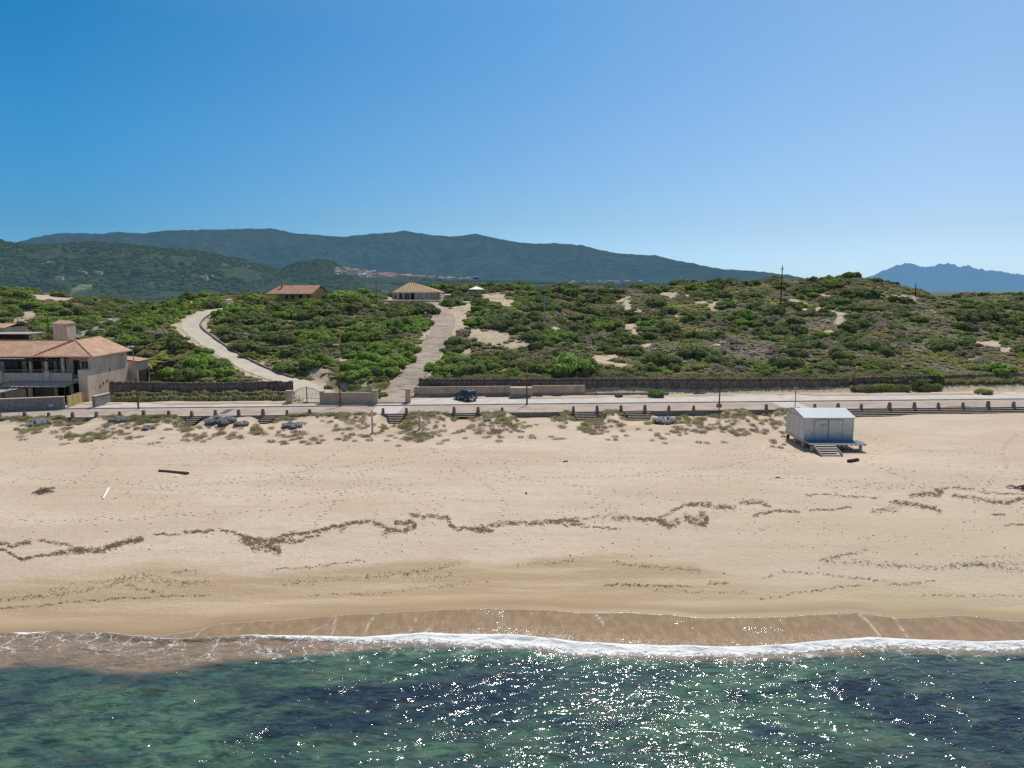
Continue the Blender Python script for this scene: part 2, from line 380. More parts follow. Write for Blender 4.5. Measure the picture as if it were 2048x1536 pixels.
M['lime'] = simple('limewash', (.60, .475, .375), .9, .13, 1.5, .008, streak=(2, (.3, .26, .24), .4))
M['ochre'] = simple('ochre_plaster', (.50, .34, .13), .9, .12, 1, .006)
M['column'] = simple('yellow_column', (.52, .42, .26), .85, .12, 2)
M['yellowmetal'] = simple('yellow_gate', (.47, .36, .17), .75, .12, 1.5)
M['sheet'] = simple('grey_sheet', (.40, .345, .31), .6, .25, 1.5, .004, 20)
M['tin'] = simple('pale_roof_sheet', (.46, .50, .51), .5, .05, 1)
M['white'] = simple('white_canvas', (.80, .79, .77), .7, .06)
M['blue'] = simple('blue_plastic', (.02, .18, .55), .4, .1)
M['stonew'] = simple('pale_terrace', (.42, .36, .30), .9, .15, .6)
M['redpaint'] = simple('red_paint', (.18, .03, .02), .7, .2)
M['galv'] = simple('galvanised_pole', (.30, .36, .33), .6, .15)

def m_stone():
    b = NB('stone_wall'); br = b.N('ShaderNodeTexBrick'); sp = b.N('ShaderNodeSeparateXYZ'); b.t.links.new(b.co, sp.inputs[0])
    cb = b.N('ShaderNodeCombineXYZ'); b.set(cb.inputs[0], b.math('ADD', sp.outputs[0], sp.outputs[1])); b.set(cb.inputs[1], sp.outputs[2]); b.t.links.new(cb.outputs[0], br.inputs['Vector'])
    br.inputs['Scale'].default_value = 1.0; br.inputs['Brick Width'].default_value = .62; br.inputs['Row Height'].default_value = .27; br.inputs['Mortar Size'].default_value = .03
    br.inputs['Color1'].default_value = (.30, .27, .25, 1); br.inputs['Color2'].default_value = (.19, .18, .18, 1); br.inputs['Mortar'].default_value = (.085, .075, .07, 1)
    c = b.mix(b.rng(b.noise(4, 5), .35, .7, 0, .5), br.outputs['Color'], (.36, .33, .30)); b.bump(br.outputs['Fac'], .03, -1.0); return b.fin(c, .9)
M['stone'] = m_stone()
def m_tiles(name, c1, c2, c3, sx=5.2):
    b = NB(name); sp = b.N('ShaderNodeSeparateXYZ'); tcn = b.N('ShaderNodeTexCoord'); b.t.links.new(tcn.outputs['UV'], sp.inputs[0])
    wv = b.math('SINE', b.math('MULTIPLY', sp.outputs[0], sx*math.pi)); cb = b.N('ShaderNodeCombineXYZ')
    b.set(cb.inputs[0], b.math('FLOOR', b.math('MULTIPLY', sp.outputs[0], sx))); b.set(cb.inputs[1], b.math('FLOOR', b.math('MULTIPLY', sp.outputs[1], 2.6)))
    wn = b.N('ShaderNodeTexWhiteNoise', noise_dimensions='2D'); b.t.links.new(cb.outputs[0], wn.inputs['Vector'])
    c = b.mix(wn.outputs['Value'], c1, c2); c = b.mix(b.rng(b.noise(.7, 4), .4, .65, 0, .8), c, c3)
    c = b.mix(b.rng(wv, -1, -.1, .55, 0), c, (.08, .04, .025)); b.bump(wv, .06); return b.fin(c, .9)
M['tiles'] = m_tiles('roof_tiles', (.60, .35, .23), (.70, .49, .34), (.52, .29, .19))
M['tiles_tan'] = m_tiles('tan_roof_tiles', (.55, .36, .20), (.62, .44, .26), (.50, .33, .20), 3.2)
M['tiles_red'] = m_tiles('red_roof_tiles', (.48, .24, .17), (.56, .33, .24), (.44, .23, .17))
def m_paving():
    b = NB('rough_paving'); wv = b.noise(1.2, 5, .7, co=b.map(.5, 2.6, 1)); c = b.mix(b.rng(wv, .38, .62), (.20, .16, .125), (.42, .345, .275))
    c = b.mix(b.rng(b.noise(.3, 3), .45, .65, 0, .6), c, (.40, .33, .26)); b.bump(wv, .08); return b.fin(c, .95)
M['paving'] = m_paving()
M['drive'] = simple('concrete_drive', (.47, .41, .335), .9, .10, .6, .006)
M['asphalt_old'] = simple('old_track', (.22, .20, .18), .95, .2, .8)
def m_brush():
    b = NB('brushwood'); a = b.noise(9, 3, .7, co=b.map(1, 1, .12)); v = b.noise(1.2, 4)
    c = b.mix(b.rng(a, .35, .65), (.06, .042, .034), (.31, .21, .155)); c = b.mix(b.rng(v, .45, .7, 0, .6), c, (.20, .18, .18)); b.bump(a, .08); return b.fin(c, .95)
M['brush'] = m_brush()
def m_planks():
    b = NB('white_planks'); sp = b.N('ShaderNodeSeparateXYZ'); b.t.links.new(b.co, sp.inputs[0])
    fr = b.math('FRACT', b.math('MULTIPLY', sp.outputs[2], 5.2)); g = b.rng(fr, .0, .16, 1, 0)
    c = b.mix(b.rng(b.noise(2, 4), .4, .7), (.76, .67, .59), (.66, .57, .50)); c = b.mix(b.math('MULTIPLY', g, .55), c, (.17, .16, .16))
    bl = b.rng(sp.outputs[2], 2.8, 3.8, .6, 0); c2 = b.mix(b.attr('faded'), (0, 0, 0), (1, 1, 1)); k = b.math('MULTIPLY', bl, c2)
    k = b.math('MULTIPLY', k, b.rng(b.noise(1.6, 4), .2, .6, .6, 1)); c = b.mix(k, c, (.14, .30, .45)); b.bump(fr, .01); return b.fin(c, .75)
M['planks'] = m_planks()
M['deck'] = simple('blue_grey_deck', (.10, .17, .24), .7, .25, 3)
M['treadwood'] = simple('tread_wood', (.50, .44, .38), .8, .15, 3)
M['stepwood'] = simple('step_wood', (.33, .26, .22), .85, .2, 5)

def m_leaf(name, cols, dark, tr=.25):
    b = NB(name); oi = b.N('ShaderNodeObjectInfo'); rp = b.N('ShaderNodeValToRGB'); b.t.links.new(oi.outputs['Random'], rp.inputs[0])
    rp.color_ramp.interpolation = 'LINEAR'
    while len(rp.color_ramp.elements) < len(cols): rp.color_ramp.elements.new(.5)
    for i, c in enumerate(cols): rp.color_ramp.elements[i].position = i/(len(cols)-1); rp.color_ramp.elements[i].color = (*c, 1)
    n1 = b.noise(1.3, 4, .7); n2 = b.noise(.09, 3)
    c = b.mix(b.rng(n1, .42, .80), rp.outputs[0], dark); c = b.mix(b.rng(n2, .4, .65, 0, .28), c, (.17, .16, .05))
    b.fin(c, .7, .18); t = b.N('ShaderNodeBsdfTranslucent'); b.set(t.inputs[0], c); ms = b.N('ShaderNodeMixShader'); ms.inputs[0].default_value = tr
    b.t.links.new(b.b.outputs[0], ms.inputs[1]); b.t.links.new(t.outputs[0], ms.inputs[2]); b.t.links.new(ms.outputs[0], b.out.inputs[0]); return b.m
LEAF = {
 'bright': m_leaf('bright_foliage', [(0.305, 0.427, 0.091), (0.378, 0.525, 0.11), (0.256, 0.354, 0.079)], (0.134, 0.201, 0.061), .35),
 'green': m_leaf('green_foliage', [(0.207, 0.262, 0.091), (0.275, 0.323, 0.11), (0.177, 0.22, 0.085)], (0.098, 0.122, 0.059), .35),
 'olive': m_leaf('olive_foliage', [(0.354, 0.323, 0.152), (0.415, 0.366, 0.183), (0.293, 0.287, 0.134)], (0.207, 0.183, 0.104), .3),
 'grey': m_leaf('dry_grey_foliage', [(0.464, 0.378, 0.305), (0.537, 0.439, 0.354), (0.366, 0.299, 0.238)], (0.268, 0.22, 0.177), .25),
 'silver': m_leaf('silver_foliage', [(0.62, 0.62, 0.62), (0.62, 0.62, 0.62)], (0.464, 0.464, 0.451), .3),
 'grass': m_leaf('dune_grass_blades', [(0.403, 0.39, 0.183), (0.512, 0.451, 0.256), (0.317, 0.342, 0.146)], (0.268, 0.244, 0.146), .4),
 'yellow': m_leaf('yellow_green_foliage', [(0.488, 0.488, 0.134), (0.415, 0.439, 0.122)], (0.256, 0.256, 0.098), .35),
}
LOW = {
 'olive': m_leaf('olive_heath_foliage', [(0.488, 0.451, 0.207), (0.561, 0.5, 0.256), (0.403, 0.403, 0.183)], (0.317, 0.293, 0.159), .45),
 'grey': m_leaf('dry_heath_foliage', [(0.61, 0.512, 0.403), (0.62, 0.573, 0.464), (0.488, 0.409, 0.323)], (0.39, 0.329, 0.256), .4),
 'green': m_leaf('green_heath_foliage', [(0.305, 0.378, 0.134), (0.378, 0.439, 0.159), (0.256, 0.317, 0.122)], (0.171, 0.207, 0.098), .45),
 'yellow': m_leaf('yellow_heath_foliage', [(0.61, 0.61, 0.195), (0.537, 0.561, 0.171)], (0.366, 0.366, 0.146), .45),
}
M['core'] = simple('twigs', (.13, .118, .075), 1, .3)
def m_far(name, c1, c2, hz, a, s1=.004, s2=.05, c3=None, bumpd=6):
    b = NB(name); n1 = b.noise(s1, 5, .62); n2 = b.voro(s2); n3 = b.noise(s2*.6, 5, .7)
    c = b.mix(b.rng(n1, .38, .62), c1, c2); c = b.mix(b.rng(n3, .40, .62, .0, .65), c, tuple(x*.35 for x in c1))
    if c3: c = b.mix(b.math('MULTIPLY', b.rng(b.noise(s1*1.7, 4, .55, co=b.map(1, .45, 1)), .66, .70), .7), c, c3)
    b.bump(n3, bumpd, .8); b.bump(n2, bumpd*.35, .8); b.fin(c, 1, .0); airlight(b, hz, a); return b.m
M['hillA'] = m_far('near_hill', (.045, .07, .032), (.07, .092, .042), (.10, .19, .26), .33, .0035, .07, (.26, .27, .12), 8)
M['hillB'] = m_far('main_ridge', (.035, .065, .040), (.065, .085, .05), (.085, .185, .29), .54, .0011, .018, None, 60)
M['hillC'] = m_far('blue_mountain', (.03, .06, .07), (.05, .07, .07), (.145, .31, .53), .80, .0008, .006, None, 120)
M['treefar'] = m_leaf('woodland_foliage', [(.035, .062, .025), (.06, .09, .03), (.03, .05, .022)], (.018, .03, .016), .1)
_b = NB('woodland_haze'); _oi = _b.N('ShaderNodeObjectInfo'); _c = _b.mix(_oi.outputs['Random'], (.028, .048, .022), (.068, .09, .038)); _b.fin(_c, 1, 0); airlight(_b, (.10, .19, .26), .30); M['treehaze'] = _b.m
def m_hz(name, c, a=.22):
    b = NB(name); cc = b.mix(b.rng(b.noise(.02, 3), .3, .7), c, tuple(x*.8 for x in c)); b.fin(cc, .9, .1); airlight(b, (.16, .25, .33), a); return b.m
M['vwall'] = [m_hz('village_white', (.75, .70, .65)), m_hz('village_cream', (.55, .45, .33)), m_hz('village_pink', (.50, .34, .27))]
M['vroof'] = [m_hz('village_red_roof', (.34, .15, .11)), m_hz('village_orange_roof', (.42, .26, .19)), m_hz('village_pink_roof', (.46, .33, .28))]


# ---- mesh builder
class MB:
    def __init__(s): s.v = []; s.f = []; s.mi = []; s.uv = []
    def poly(s, pts, mi=0, uvs=None):
        i = len(s.v); s.v += [tuple(p) for p in pts]; s.f.append(tuple(range(i, i+len(pts)))); s.mi.append(mi); s.uv.append(uvs)
        return s
    def box(s, x0, x1, y0, y1, z0, z1, mi=0, rz=0, c=None, taper=1.0):
        cx, cy = (x0+x1)/2, (y0+y1)/2; q = []
        for z, t in ((z0, 1), (z1, taper)):
            for x, y in ((x0, y0), (x1, y0), (x1, y1), (x0, y1)): q.append((cx+(x-cx)*t, cy+(y-cy)*t, z))
        if rz:
            ox, oy = c or (cx, cy); cr, sr = math.cos(rz), math.sin(rz)
            q = [(ox+(x-ox)*cr-(y-oy)*sr, oy+(x-ox)*sr+(y-oy)*cr, z) for x, y, z in q]
        i = len(s.v); s.v += q
        for f in ((3, 2, 1, 0), (4, 5, 6, 7), (0, 1, 5, 4), (1, 2, 6, 5), (2, 3, 7, 6), (3, 0, 4, 7)):
            s.f.append(tuple(i+k for k in f)); s.mi.append(mi); s.uv.append(None)
        return s
    def tube(s, pts, rad, nseg=8, mi=0, cap=True):
        pts = [Vector(p) for p in pts]; rad = rad if isinstance(rad, (list, tuple)) else [rad]*len(pts); i0 = len(s.v)
        for k, p in enumerate(pts):
            d = (pts[min(k+1, len(pts)-1)]-pts[max(k-1, 0)]).normalized(); a = d.orthogonal().normalized()
            if abs(d.z) > .9: a = Vector((1, 0, 0))
            elif abs(d.z) < .9: a = Vector((0, 0, 1)).cross(d).normalized()
            bb = d.cross(a).normalized()
            for j in range(nseg):
                t = 2*math.pi*j/nseg; s.v.append(tuple(p+(a*math.cos(t)+bb*math.sin(t))*rad[k]))
        for k in range(len(pts)-1):
            for j in range(nseg):
                s.f.append((i0+k*nseg+j, i0+k*nseg+(j+1) % nseg, i0+(k+1)*nseg+(j+1) % nseg, i0+(k+1)*nseg+j)); s.mi.append(mi); s.uv.append(None)
        if cap:
            s.f.append(tuple(i0+j for j in reversed(range(nseg)))); s.mi.append(mi); s.uv.append(None)
            s.f.append(tuple(i0+(len(pts)-1)*nseg+j for j in range(nseg))); s.mi.append(mi); s.uv.append(None)
        return s
    def build(s, name, m, parent=None, smooth=False, bevel=0):
        me = bpy.data.meshes.new(name); me.from_pydata(s.v, [], s.f); me.polygons.foreach_set('material_index', s.mi)
        if any(u is not None for u in s.uv):
            uvl = me.uv_layers.new(name='UVMap'); k = 0
            for p, u in zip(me.polygons, s.uv):
                for j in range(p.loop_total): uvl.data[k].uv = u[j] if u else (0, 0); k += 1
        me.update(); o = link(name, me, m, parent, smooth)
        if bevel:
            bm = bmesh.new(); bm.from_mesh(me); bmesh.ops.bevel(bm, geom=bm.edges[:], offset=bevel, segments=2, affect='EDGES', profile=.6); bm.to_mesh(me); bm.free()
        return o
def roofpoly(mb, pts, mi=0):
    """one roof slope: first two points are the eave; uv in metres along / up the slope"""
    p = [Vector(q) for q in pts]; e = (p[1]-p[0]).normalized(); nrm = e.cross(p[2]-p[1]).normalized(); up = nrm.cross(e)
    mb.poly(pts, mi, [((q-p[0]).dot(e), (q-p[0]).dot(up)) for q in p])


# ---- ground sheet
rows = np.r_[np.arange(-60, 34, 6), np.arange(34, 60, .3), np.arange(60, 88, .45), np.arange(88, 118, .3), np.arange(118, 260, .9), np.arange(260, 470, 2.2), np.geomspace(472, 40000, 60)]
cu = np.linspace(-1, 1, 760)
Ym, Um = np.meshgrid(rows, cu, indexing='ij'); Xm = Um*(.95*np.maximum(Ym, 0)+58)
Zm = terrain(Xm, Ym)
Zm = np.where(Ym > 465, 5+fbm(Xm/60, Ym/60, 2)*1.0*ss(2000, 470, Ym), Zm)
ipx, ipy = proj(Xm, np.maximum(Ym, 30), Zm)
me = mesh_np('ground', np.stack([Xm, Ym, Zm], -1).reshape(-1, 3), grid_faces(*Xm.shape))
fattr(me, 'damp', (dampY(Xm)-Ym)/1.5+fbm(Xm/2.2, Ym/2.2, 3)*.35)
fattr(me, 'wet', swashY0(Xm)-Ym)
fattr(me, 'east', ss(-2, 36, Xm)*ss(85, 45, Ym))
sm = sandmask(ipx, ipy)+fbm(Xm/2.5, Ym/2.5, 4)*.9
sg = Ym-kerb(Xm)
dmask = np.full(Xm.shape, 99.0)
for pa, wd in PATHS:
    msk = (Ym > 100) & (Ym < 205)
    d, _ = near_path(Xm[msk], Ym[msk], pa); dmask[msk] = np.minimum(dmask[msk], d-wd)
veg = ss(.6, 1.5, sm)*ss(.2, 2.4, dmask)*ss(8.2, 10.5, sg)*(Ym > 100)
fattr(me, 'veg', veg)
fattr(me, 'dune', ss(pavw(Xm)-.2, pavw(Xm)+.3, sg)*.75)
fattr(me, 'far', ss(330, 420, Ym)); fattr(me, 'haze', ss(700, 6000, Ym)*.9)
g_ = link('ground', me, M['ground'], smooth=True); tag(g_, kind='structure')


# ---- road, pavement, kerb
def strip(name, s0, s1, z, m, x0=-150, x1=170, top=None, thick=None, dx=2.0, s1f=None):
    xs = np.arange(x0, x1+.01, dx); mb = MB()
    for a, b in zip(xs[:-1], xs[1:]):
        e0 = s1f(a) if s1f else s1; e1 = s1f(b) if s1f else s1
        mb.poly([(a, kerb(a)+s0, z), (b, kerb(b)+s0, z), (b, kerb(b)+e1, z), (a, kerb(a)+e0, z)])
        if thick: mb.poly([(a, kerb(a)+s0, z-thick), (b, kerb(b)+s0, z-thick), (b, kerb(b)+s0, z), (a, kerb(a)+s0, z)])
    return mb.build(name, m)
tag(strip('road', -ROADW, .02, 3.30, M['road']), kind='structure')
tag(strip('pavement', .16, 0, 3.44, M['pavement'], s1f=lambda x: float(pavw(x))+.35), kind='structure')
tag(strip('kerb', 0, .17, 3.45, M['kerb'], thick=.2), kind='structure')
tag(strip('road_gutter', -.42, -.02, 3.304, M['pavement']), kind='structure')
tag(strip('road_edge_line', -ROADW+.25, -ROADW+.55, 3.304, M['pavement']), kind='structure')
# zebra crossings
for px in (778, 1592):
    x0 = atZ(px, 815, 3.3)[0]; mb = MB()
    for k in range(7):
        s0 = -6.2+k*.86
        a, b = x0-1.9+.10*k*0, x0+2.0
        mb.poly([(a, kerb(a)+s0, 3.309), (b, kerb(b)+s0, 3.309), (b, kerb(b)+s0+.45, 3.309), (a, kerb(a)+s0+.45, 3.309)])
    tag(mb.build('zebra_crossing', M['whitepaint']), kind='structure')
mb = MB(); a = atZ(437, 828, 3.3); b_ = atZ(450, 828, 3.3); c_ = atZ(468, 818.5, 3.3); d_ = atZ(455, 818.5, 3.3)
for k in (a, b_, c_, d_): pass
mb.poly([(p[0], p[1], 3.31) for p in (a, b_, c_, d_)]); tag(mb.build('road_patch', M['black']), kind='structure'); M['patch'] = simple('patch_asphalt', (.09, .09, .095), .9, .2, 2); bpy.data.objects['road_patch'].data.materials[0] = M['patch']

# retaining wall along the beach edge of the road
mb = MB(); xs = np.arange(-150, 171, 4.0)
for a, b in zip(xs[:-1], xs[1:]):
    for s0, s1, z0, z1 in ((-ROADW-.34, -ROADW+.02, 1.6, 3.36),):
        A0, B0, A1, B1 = kerb(a)+s0, kerb(b)+s0, kerb(a)+s1, kerb(b)+s1
        mb.poly([(a, A0, z1), (b, B0, z1), (b, B1, z1), (a, A1, z1)]); mb.poly([(a, A0, z0), (b, B0, z0), (b, B0, z1), (a, A0, z1)])
        mb.poly([(a, A1, z1), (b, B1, z1), (b, B1, z0), (a, A1, z0)])
rw = mb.build('retaining_wall', M['old_concrete']); tag(rw, 'long low concrete retaining wall along the beach side of the road', 'wall')
# beach steps
names = {0: 'short half buried flight of concrete steps at the far left before the house', 1: 'concrete beach steps left of the big silver bush', 2: 'concrete beach steps right of the big silver bush',
         3: 'concrete beach steps beside the left zebra crossing', 4: 'two sandy concrete steps in front of the parked car', 5: 'concrete beach steps just left of a grassy bank', 6: 'concrete beach steps just left of the round silver bush'}
for i, (a, b, k) in enumerate(STEPX):
    mb = MB()
    for j in range(k):
        q0 = .34+.40*j; zt = 3.34-.17*(j+1); ins = .06*j
        yc = kerb((a+b)/2)
        x0, x1 = a+ins*2, b-ins*2
        for (u0, u1) in ((x0, x1),):
            mb.poly([(u0, kerb(u0)-ROADW-q0-.40, zt), (u1, kerb(u1)-ROADW-q0-.40, zt), (u1, kerb(u1)-ROADW-q0, zt), (u0, kerb(u0)-ROADW-q0, zt)], 0)
            mb.poly([(u0, kerb(u0)-ROADW-q0-.40, zt-.4), (u1, kerb(u1)-ROADW-q0-.40, zt-.4), (u1, kerb(u1)-ROADW-q0-.40, zt), (u0, kerb(u0)-ROADW-q0-.40, zt)], 1)
            mb.poly([(u0, kerb(u0)-ROADW-q0, zt-.4), (u0, kerb(u0)-ROADW-q0-.40, zt-.4), (u0, kerb(u0)-ROADW-q0-.40, zt), (u0, kerb(u0)-ROADW-q0, zt)], 1)
            mb.poly([(u1, kerb(u1)-ROADW-q0-.40, zt-.4), (u1, kerb(u1)-ROADW-q0, zt-.4), (u1, kerb(u1)-ROADW-q0, zt), (u1, kerb(u1)-ROADW-q0-.40, zt)], 1)
    tag(mb.build('beach_steps', [M['concrete'], M['darkwood']]), names[i], 'steps')
mb = MB()
for j in range(5):
    q0 = .34+.44*j; zt = 3.34-.18*(j+1); xs = np.arange(RSX0, 172, 3.0)
    for a, b in zip(xs[:-1], xs[1:]):
        A0, B0 = kerb(a)-ROADW-q0, kerb(b)-ROADW-q0
        mb.poly([(a, A0-.44, zt), (b, B0-.44, zt), (b, B0, zt), (a, A0, zt)], 0); mb.poly([(a, A0-.44, zt-.4), (b, B0-.44, zt-.4), (b, B0-.44, zt), (a, A0-.44, zt)], 1)
    mb.poly([(RSX0, kerb(RSX0)-ROADW-q0, zt-.4), (RSX0, kerb(RSX0)-ROADW-q0-.44, zt-.4), (RSX0, kerb(RSX0)-ROADW-q0-.44, zt), (RSX0, kerb(RSX0)-ROADW-q0, zt)], 1)
tag(mb.build('beach_steps', [M['concrete'], M['darkwood']]), 'very long flight of concrete steps running right from behind the beach hut', 'steps')

# bollards
BX = [7,56,103,150,197,244,291,340,386,433,479,527,575,620,766,813,908,956,1004,1147,1195,1243,1291,1339,1389,1536,1634,1681,1728,1785,1836,1885,1935,1986,2038]
bl = None
def blab(px):
    if px < 240: return 'short tapered concrete bollard on the road edge opposite the stone walled house'
    if px < 560: return 'short tapered concrete bollard on the road edge opposite the long hedge'
    if px < 700: return 'short tapered concrete bollard on the road edge opposite the arched iron gate'
    if px < 860: return 'short tapered concrete bollard flanking the steps by the left zebra crossing'
    if px < 1100: return 'short tapered concrete bollard on the road edge near the parked dark car'
    if px < 1420: return 'short tapered concrete bollard between grassy banks in the middle of the road edge'
    if px < 1700: return 'short tapered concrete bollard on the road edge behind the beach hut'
    return 'short tapered concrete bollard standing above the long flight of steps at right'
for px in BX:
    x = edgeX(px); y = kerb(x)-ROADW-.15; 
    if bl is None:
        mb = MB(); mb.box(-.24, .24, -.20, .20, 0, .78, taper=.68); mb.box(-.17, .17, -.14, .14, .78, .84, taper=.8); bl = mb.build('concrete_bollard', M['old_concrete'], bevel=.02); o = bl
    else: o = bl.copy(); C.objects.link(o)
    o.location = (x, y, 3.30 if px < 1700 else 3.34); o.rotation_euler = (random.uniform(-.05, .05), random.uniform(-.05, .05), random.uniform(-.15, .15)); k = random.uniform(.85, 1.12); o.scale = (k, k, k)
    tag(o, blab(px), 'bollard', 'concrete bollards along the road edge')


# ---- paths
def ribbon(name, pa, wd, m, lift=.07, kind='structure', wl=None):
    V = []; nc = 7
    for i, p in enumerate(pa):
        d = pa[min(i+1, len(pa)-1)][:2]-pa[max(i-1, 0)][:2]; d = d/np.linalg.norm(d); nn = np.array([-d[1], d[0]])
        wdd = wd*(wl(i/len(pa)) if wl else 1)
        for j in range(nc):
            o = (j/(nc-1)*2-1)*wdd+(.12*math.sin(i*1.7+j) if j in (0, nc-1) else 0); q = p[:2]+nn*o
            V.append((q[0], q[1], max(p[2], float(gsample(q[0], q[1])) if q[1] > 112 else 0)+lift))
    return tag(link(name, mesh_np(name, V, grid_faces(len(pa), nc)[:, ::-1]), m, smooth=True), kind=kind)
ribbon('concrete_drive', PATH1, 2.0, M['drive'], .07, wl=lambda t: 1.15 if t < .15 else 1.0-.2*t)
ribbon('paved_path', PATH2, 2.3, M['paving'], .07, wl=lambda t: 1.0 if t < .85 else 1.0)
ribbon('track', PATH3, 1.4, M['asphalt_old'], .08)
# drive kerb and the forecourt behind the gate
mb = MB(); pa = PATH1[14:]
for i in range(len(pa)-1):
    p, q = pa[i], pa[i+1]; d = (q-p)[:2]; d /= np.linalg.norm(d); nn = np.array([d[1], -d[0]])
    wv_ = 2.1*(1.0-.2*i/len(pa)); a = p[:2]+nn*wv_; b = q[:2]+nn*wv_; a2 = p[:2]+nn*(wv_+.3); b2 = q[:2]+nn*(wv_+.3); za, zb = p[2]+.07, q[2]+.07; h_ = .32
    mb.poly([(*a, za), (*b, zb), (*b, zb+h_), (*a, za+h_)]); mb.poly([(*a, za+h_), (*b, zb+h_), (*b2, zb+h_), (*a2, za+h_)]); mb.poly([(*b2, zb-.5), (*a2, za-.5), (*a2, za+h_), (*b2, zb+h_)])
tag(mb.build('drive_kerb', M['old_concrete']), 'low stone kerb wall along the inner side of the winding concrete drive', 'wall')
mb = MB(); fc = [atZ(592,803,3.60),atZ(640,805,3.60),atZ(692,797,3.64),atZ(692,768,3.66),atZ(655,762,3.9),atZ(600,763,3.75)]
mb.poly([(p[0], p[1], p[2]) for p in fc]); tag(mb.build('forecourt', M['drive']), kind='structure')
# terrace before the white house
hx = atY(835, 600, 212)[0]
mb = MB(); mb.box(hx-9, hx+7.5, 200.5, 220, 15.2, 17.28); mb.box(hx-12.0, hx-8.9, 203, 204, 15.4, 17.4)
tag(mb.build('terrace', M['stonew']), kind='structure')
mb = MB(); mb.box(hx-8.6, hx-1.6, 199.9, 200.48, 14.6, 17.18); tag(mb.build('terrace_wall', simple('brick_red', (.40, .25, .17), .9, .15)), 'low reddish retaining wall below the terrace of the tan roofed house', 'wall')


# ---- walls, pillars and gate north of the road
def seg_wall(pts, z0, h, th, name, mats, label, cap=True, plinth=0, parent=None):
    mb = MB(); ang = math.atan2(pts[1][1]-pts[0][1], pts[1][0]-pts[0][0]); L = math.hypot(pts[1][0]-pts[0][0], pts[1][1]-pts[0][1])
    root = empty(name, (pts[0][0], pts[0][1], z0), ang, label, 'wall')
    MB().box(0, L, -th/2, th/2, -.3, h).build('panel', mats[0], root)
    if cap: MB().box(-.03, L+.03, -th/2-.05, th/2+.05, h, h+.08).build('coping', M['stonew'], root)
    if plinth: MB().box(-.01, L+.01, -th/2-.06, th/2+.02, -.3, plinth).build('plinth', mats[1], root)
    return root
zP = 3.44
def onP(px, py, z=zP): return atZ(px, py, z)
a, b = onP(646, 808), onP(746, 808); seg_wall([(a[0], a[1]), (b[0], b[1]+.1)], zP, 1.65, .25, 'boundary_wall', (M['plaster'], M['plinth']), 'beige wall between the arched gate and the paved path entrance', plinth=0)
a, b = (onP(826, 797)[0], 112.0-.5), (onP(1021, 797)[0], 112.6); seg_wall([a, b], zP, 1.55, .25, 'boundary_wall', (M['plaster'], M['plinth']), 'long beige wall behind the parked dark car', plinth=.55)
a, b = (onP(1021, 799)[0], 111.2), (onP(1064, 799)[0], 111.3); seg_wall([a, b], zP, 1.55, 1.6, 'boundary_wall', (M['plaster'], M['plinth']), 'short boxed out beige wall section behind a street lamp', plinth=.6)
a, b = (onP(1065, 796)[0], 112.7), (onP(1172, 795)[0], 113.2); seg_wall([a, b], zP, 1.6, .25, 'boundary_wall', (M['plaster'], M['plinth']), 'beige wall right of the boxed out section ending at the sandy bank', plinth=.5)
a, b = (onP(1173, 795)[0], 113.0), (onP(1345, 795)[0], 113.8); seg_wall([a, b], zP, .42, .25, 'low_wall', (M['plinth'], M['plinth']), 'very low wall holding sand and weeds right of the beige wall', cap=False)
for px, py, w_, h_, lab in ((579, 807, .9, 1.85, 'beige gate pillar left of the arched iron gate'), (644, 808, .55, 1.85, 'narrow beige gate pillar right of the arched iron gate'), (750, 808, .85, 2.0, 'beige pillar left of the paved path entrance'), (816, 806, .75, 2.05, 'beige pillar right of the paved path entrance')):
    p = onP(px, py); e = empty('gate_pillar', (p[0], p[1]+.2, zP), 0, lab, 'pillar'); MB().box(-w_/2, w_/2, -.35, .35, -.2, h_).build('shaft', M['plaster'], e, bevel=.02); MB().box(-w_/2-.05, w_/2+.05, -.4, .4, h_, h_+.09).build('cap', M['stonew'], e)
# arched iron gate
p0, p1 = onP(587, 807), onP(640, 807); gw = (p1[0]-p0[0])
e = empty('iron_gate', (p0[0], p0[1]+.2, zP), 0, 'arched wrought iron double gate with spiked bars at the concrete drive', 'gate')
for sd in (0, 1):
    mb = MB(); nb = 9; x0 = .05+sd*(gw/2); x1 = x0+gw/2-.1
    def top(x): return 1.65+.75*math.sin(math.pi*min(max(x/gw, 0), 1))
    for k in range(nb+1):
        x = x0+(x1-x0)*k/nb; mb.tube([(x, 0, .08), (x, 0, top(x)+(.12))], .022 if 0 < k < nb else .045, 5)
    for zz in (.12, .75): mb.tube([(x0, 0, zz), (x1, 0, zz)], .03, 5)
    mb.tube([(x0+(x1-x0)*k/8, 0, top(x0+(x1-x0)*k/8)-.05) for k in range(9)], .03, 5)
    mb.build('gate_leaf', simple('iron', (.06, .045, .04), .7, .2) if sd == 0 else bpy.data.materials['iron'], e)
# planter ring
p = onP(1400, 789.5); e = empty('round_planter', (p[0], p[1]+.6, zP-.1), 0, 'half buried round concrete planter at the back of the pavement', 'planter')
mb = MB(); 
ring = [(math.cos(t)*.95, math.sin(t)*.7) for t in np.linspace(0, 2*math.pi, 25)]
for (x, y), (x2, y2) in zip(ring[:-1], ring[1:]):
    mb.poly([(x, y, 0), (x2, y2, 0), (x2, y2, .42), (x, y, .42)]); mb.poly([(x, y, .42), (x2, y2, .42), (x2*.85, y2*.85, .42), (x*.85, y*.85, .42)]); mb.poly([(x*.85, y*.85, .42), (x2*.85, y2*.85, .42), (x2*.85, y2*.85, .1), (x*.85, y*.85, .1)])
mb.build('ring', M['old_concrete'], e); mb = MB(); mb.poly([(x*.86, y*.86, .33) for x, y in ring[:-1]]); mb.build('soil', M['debris'], e)


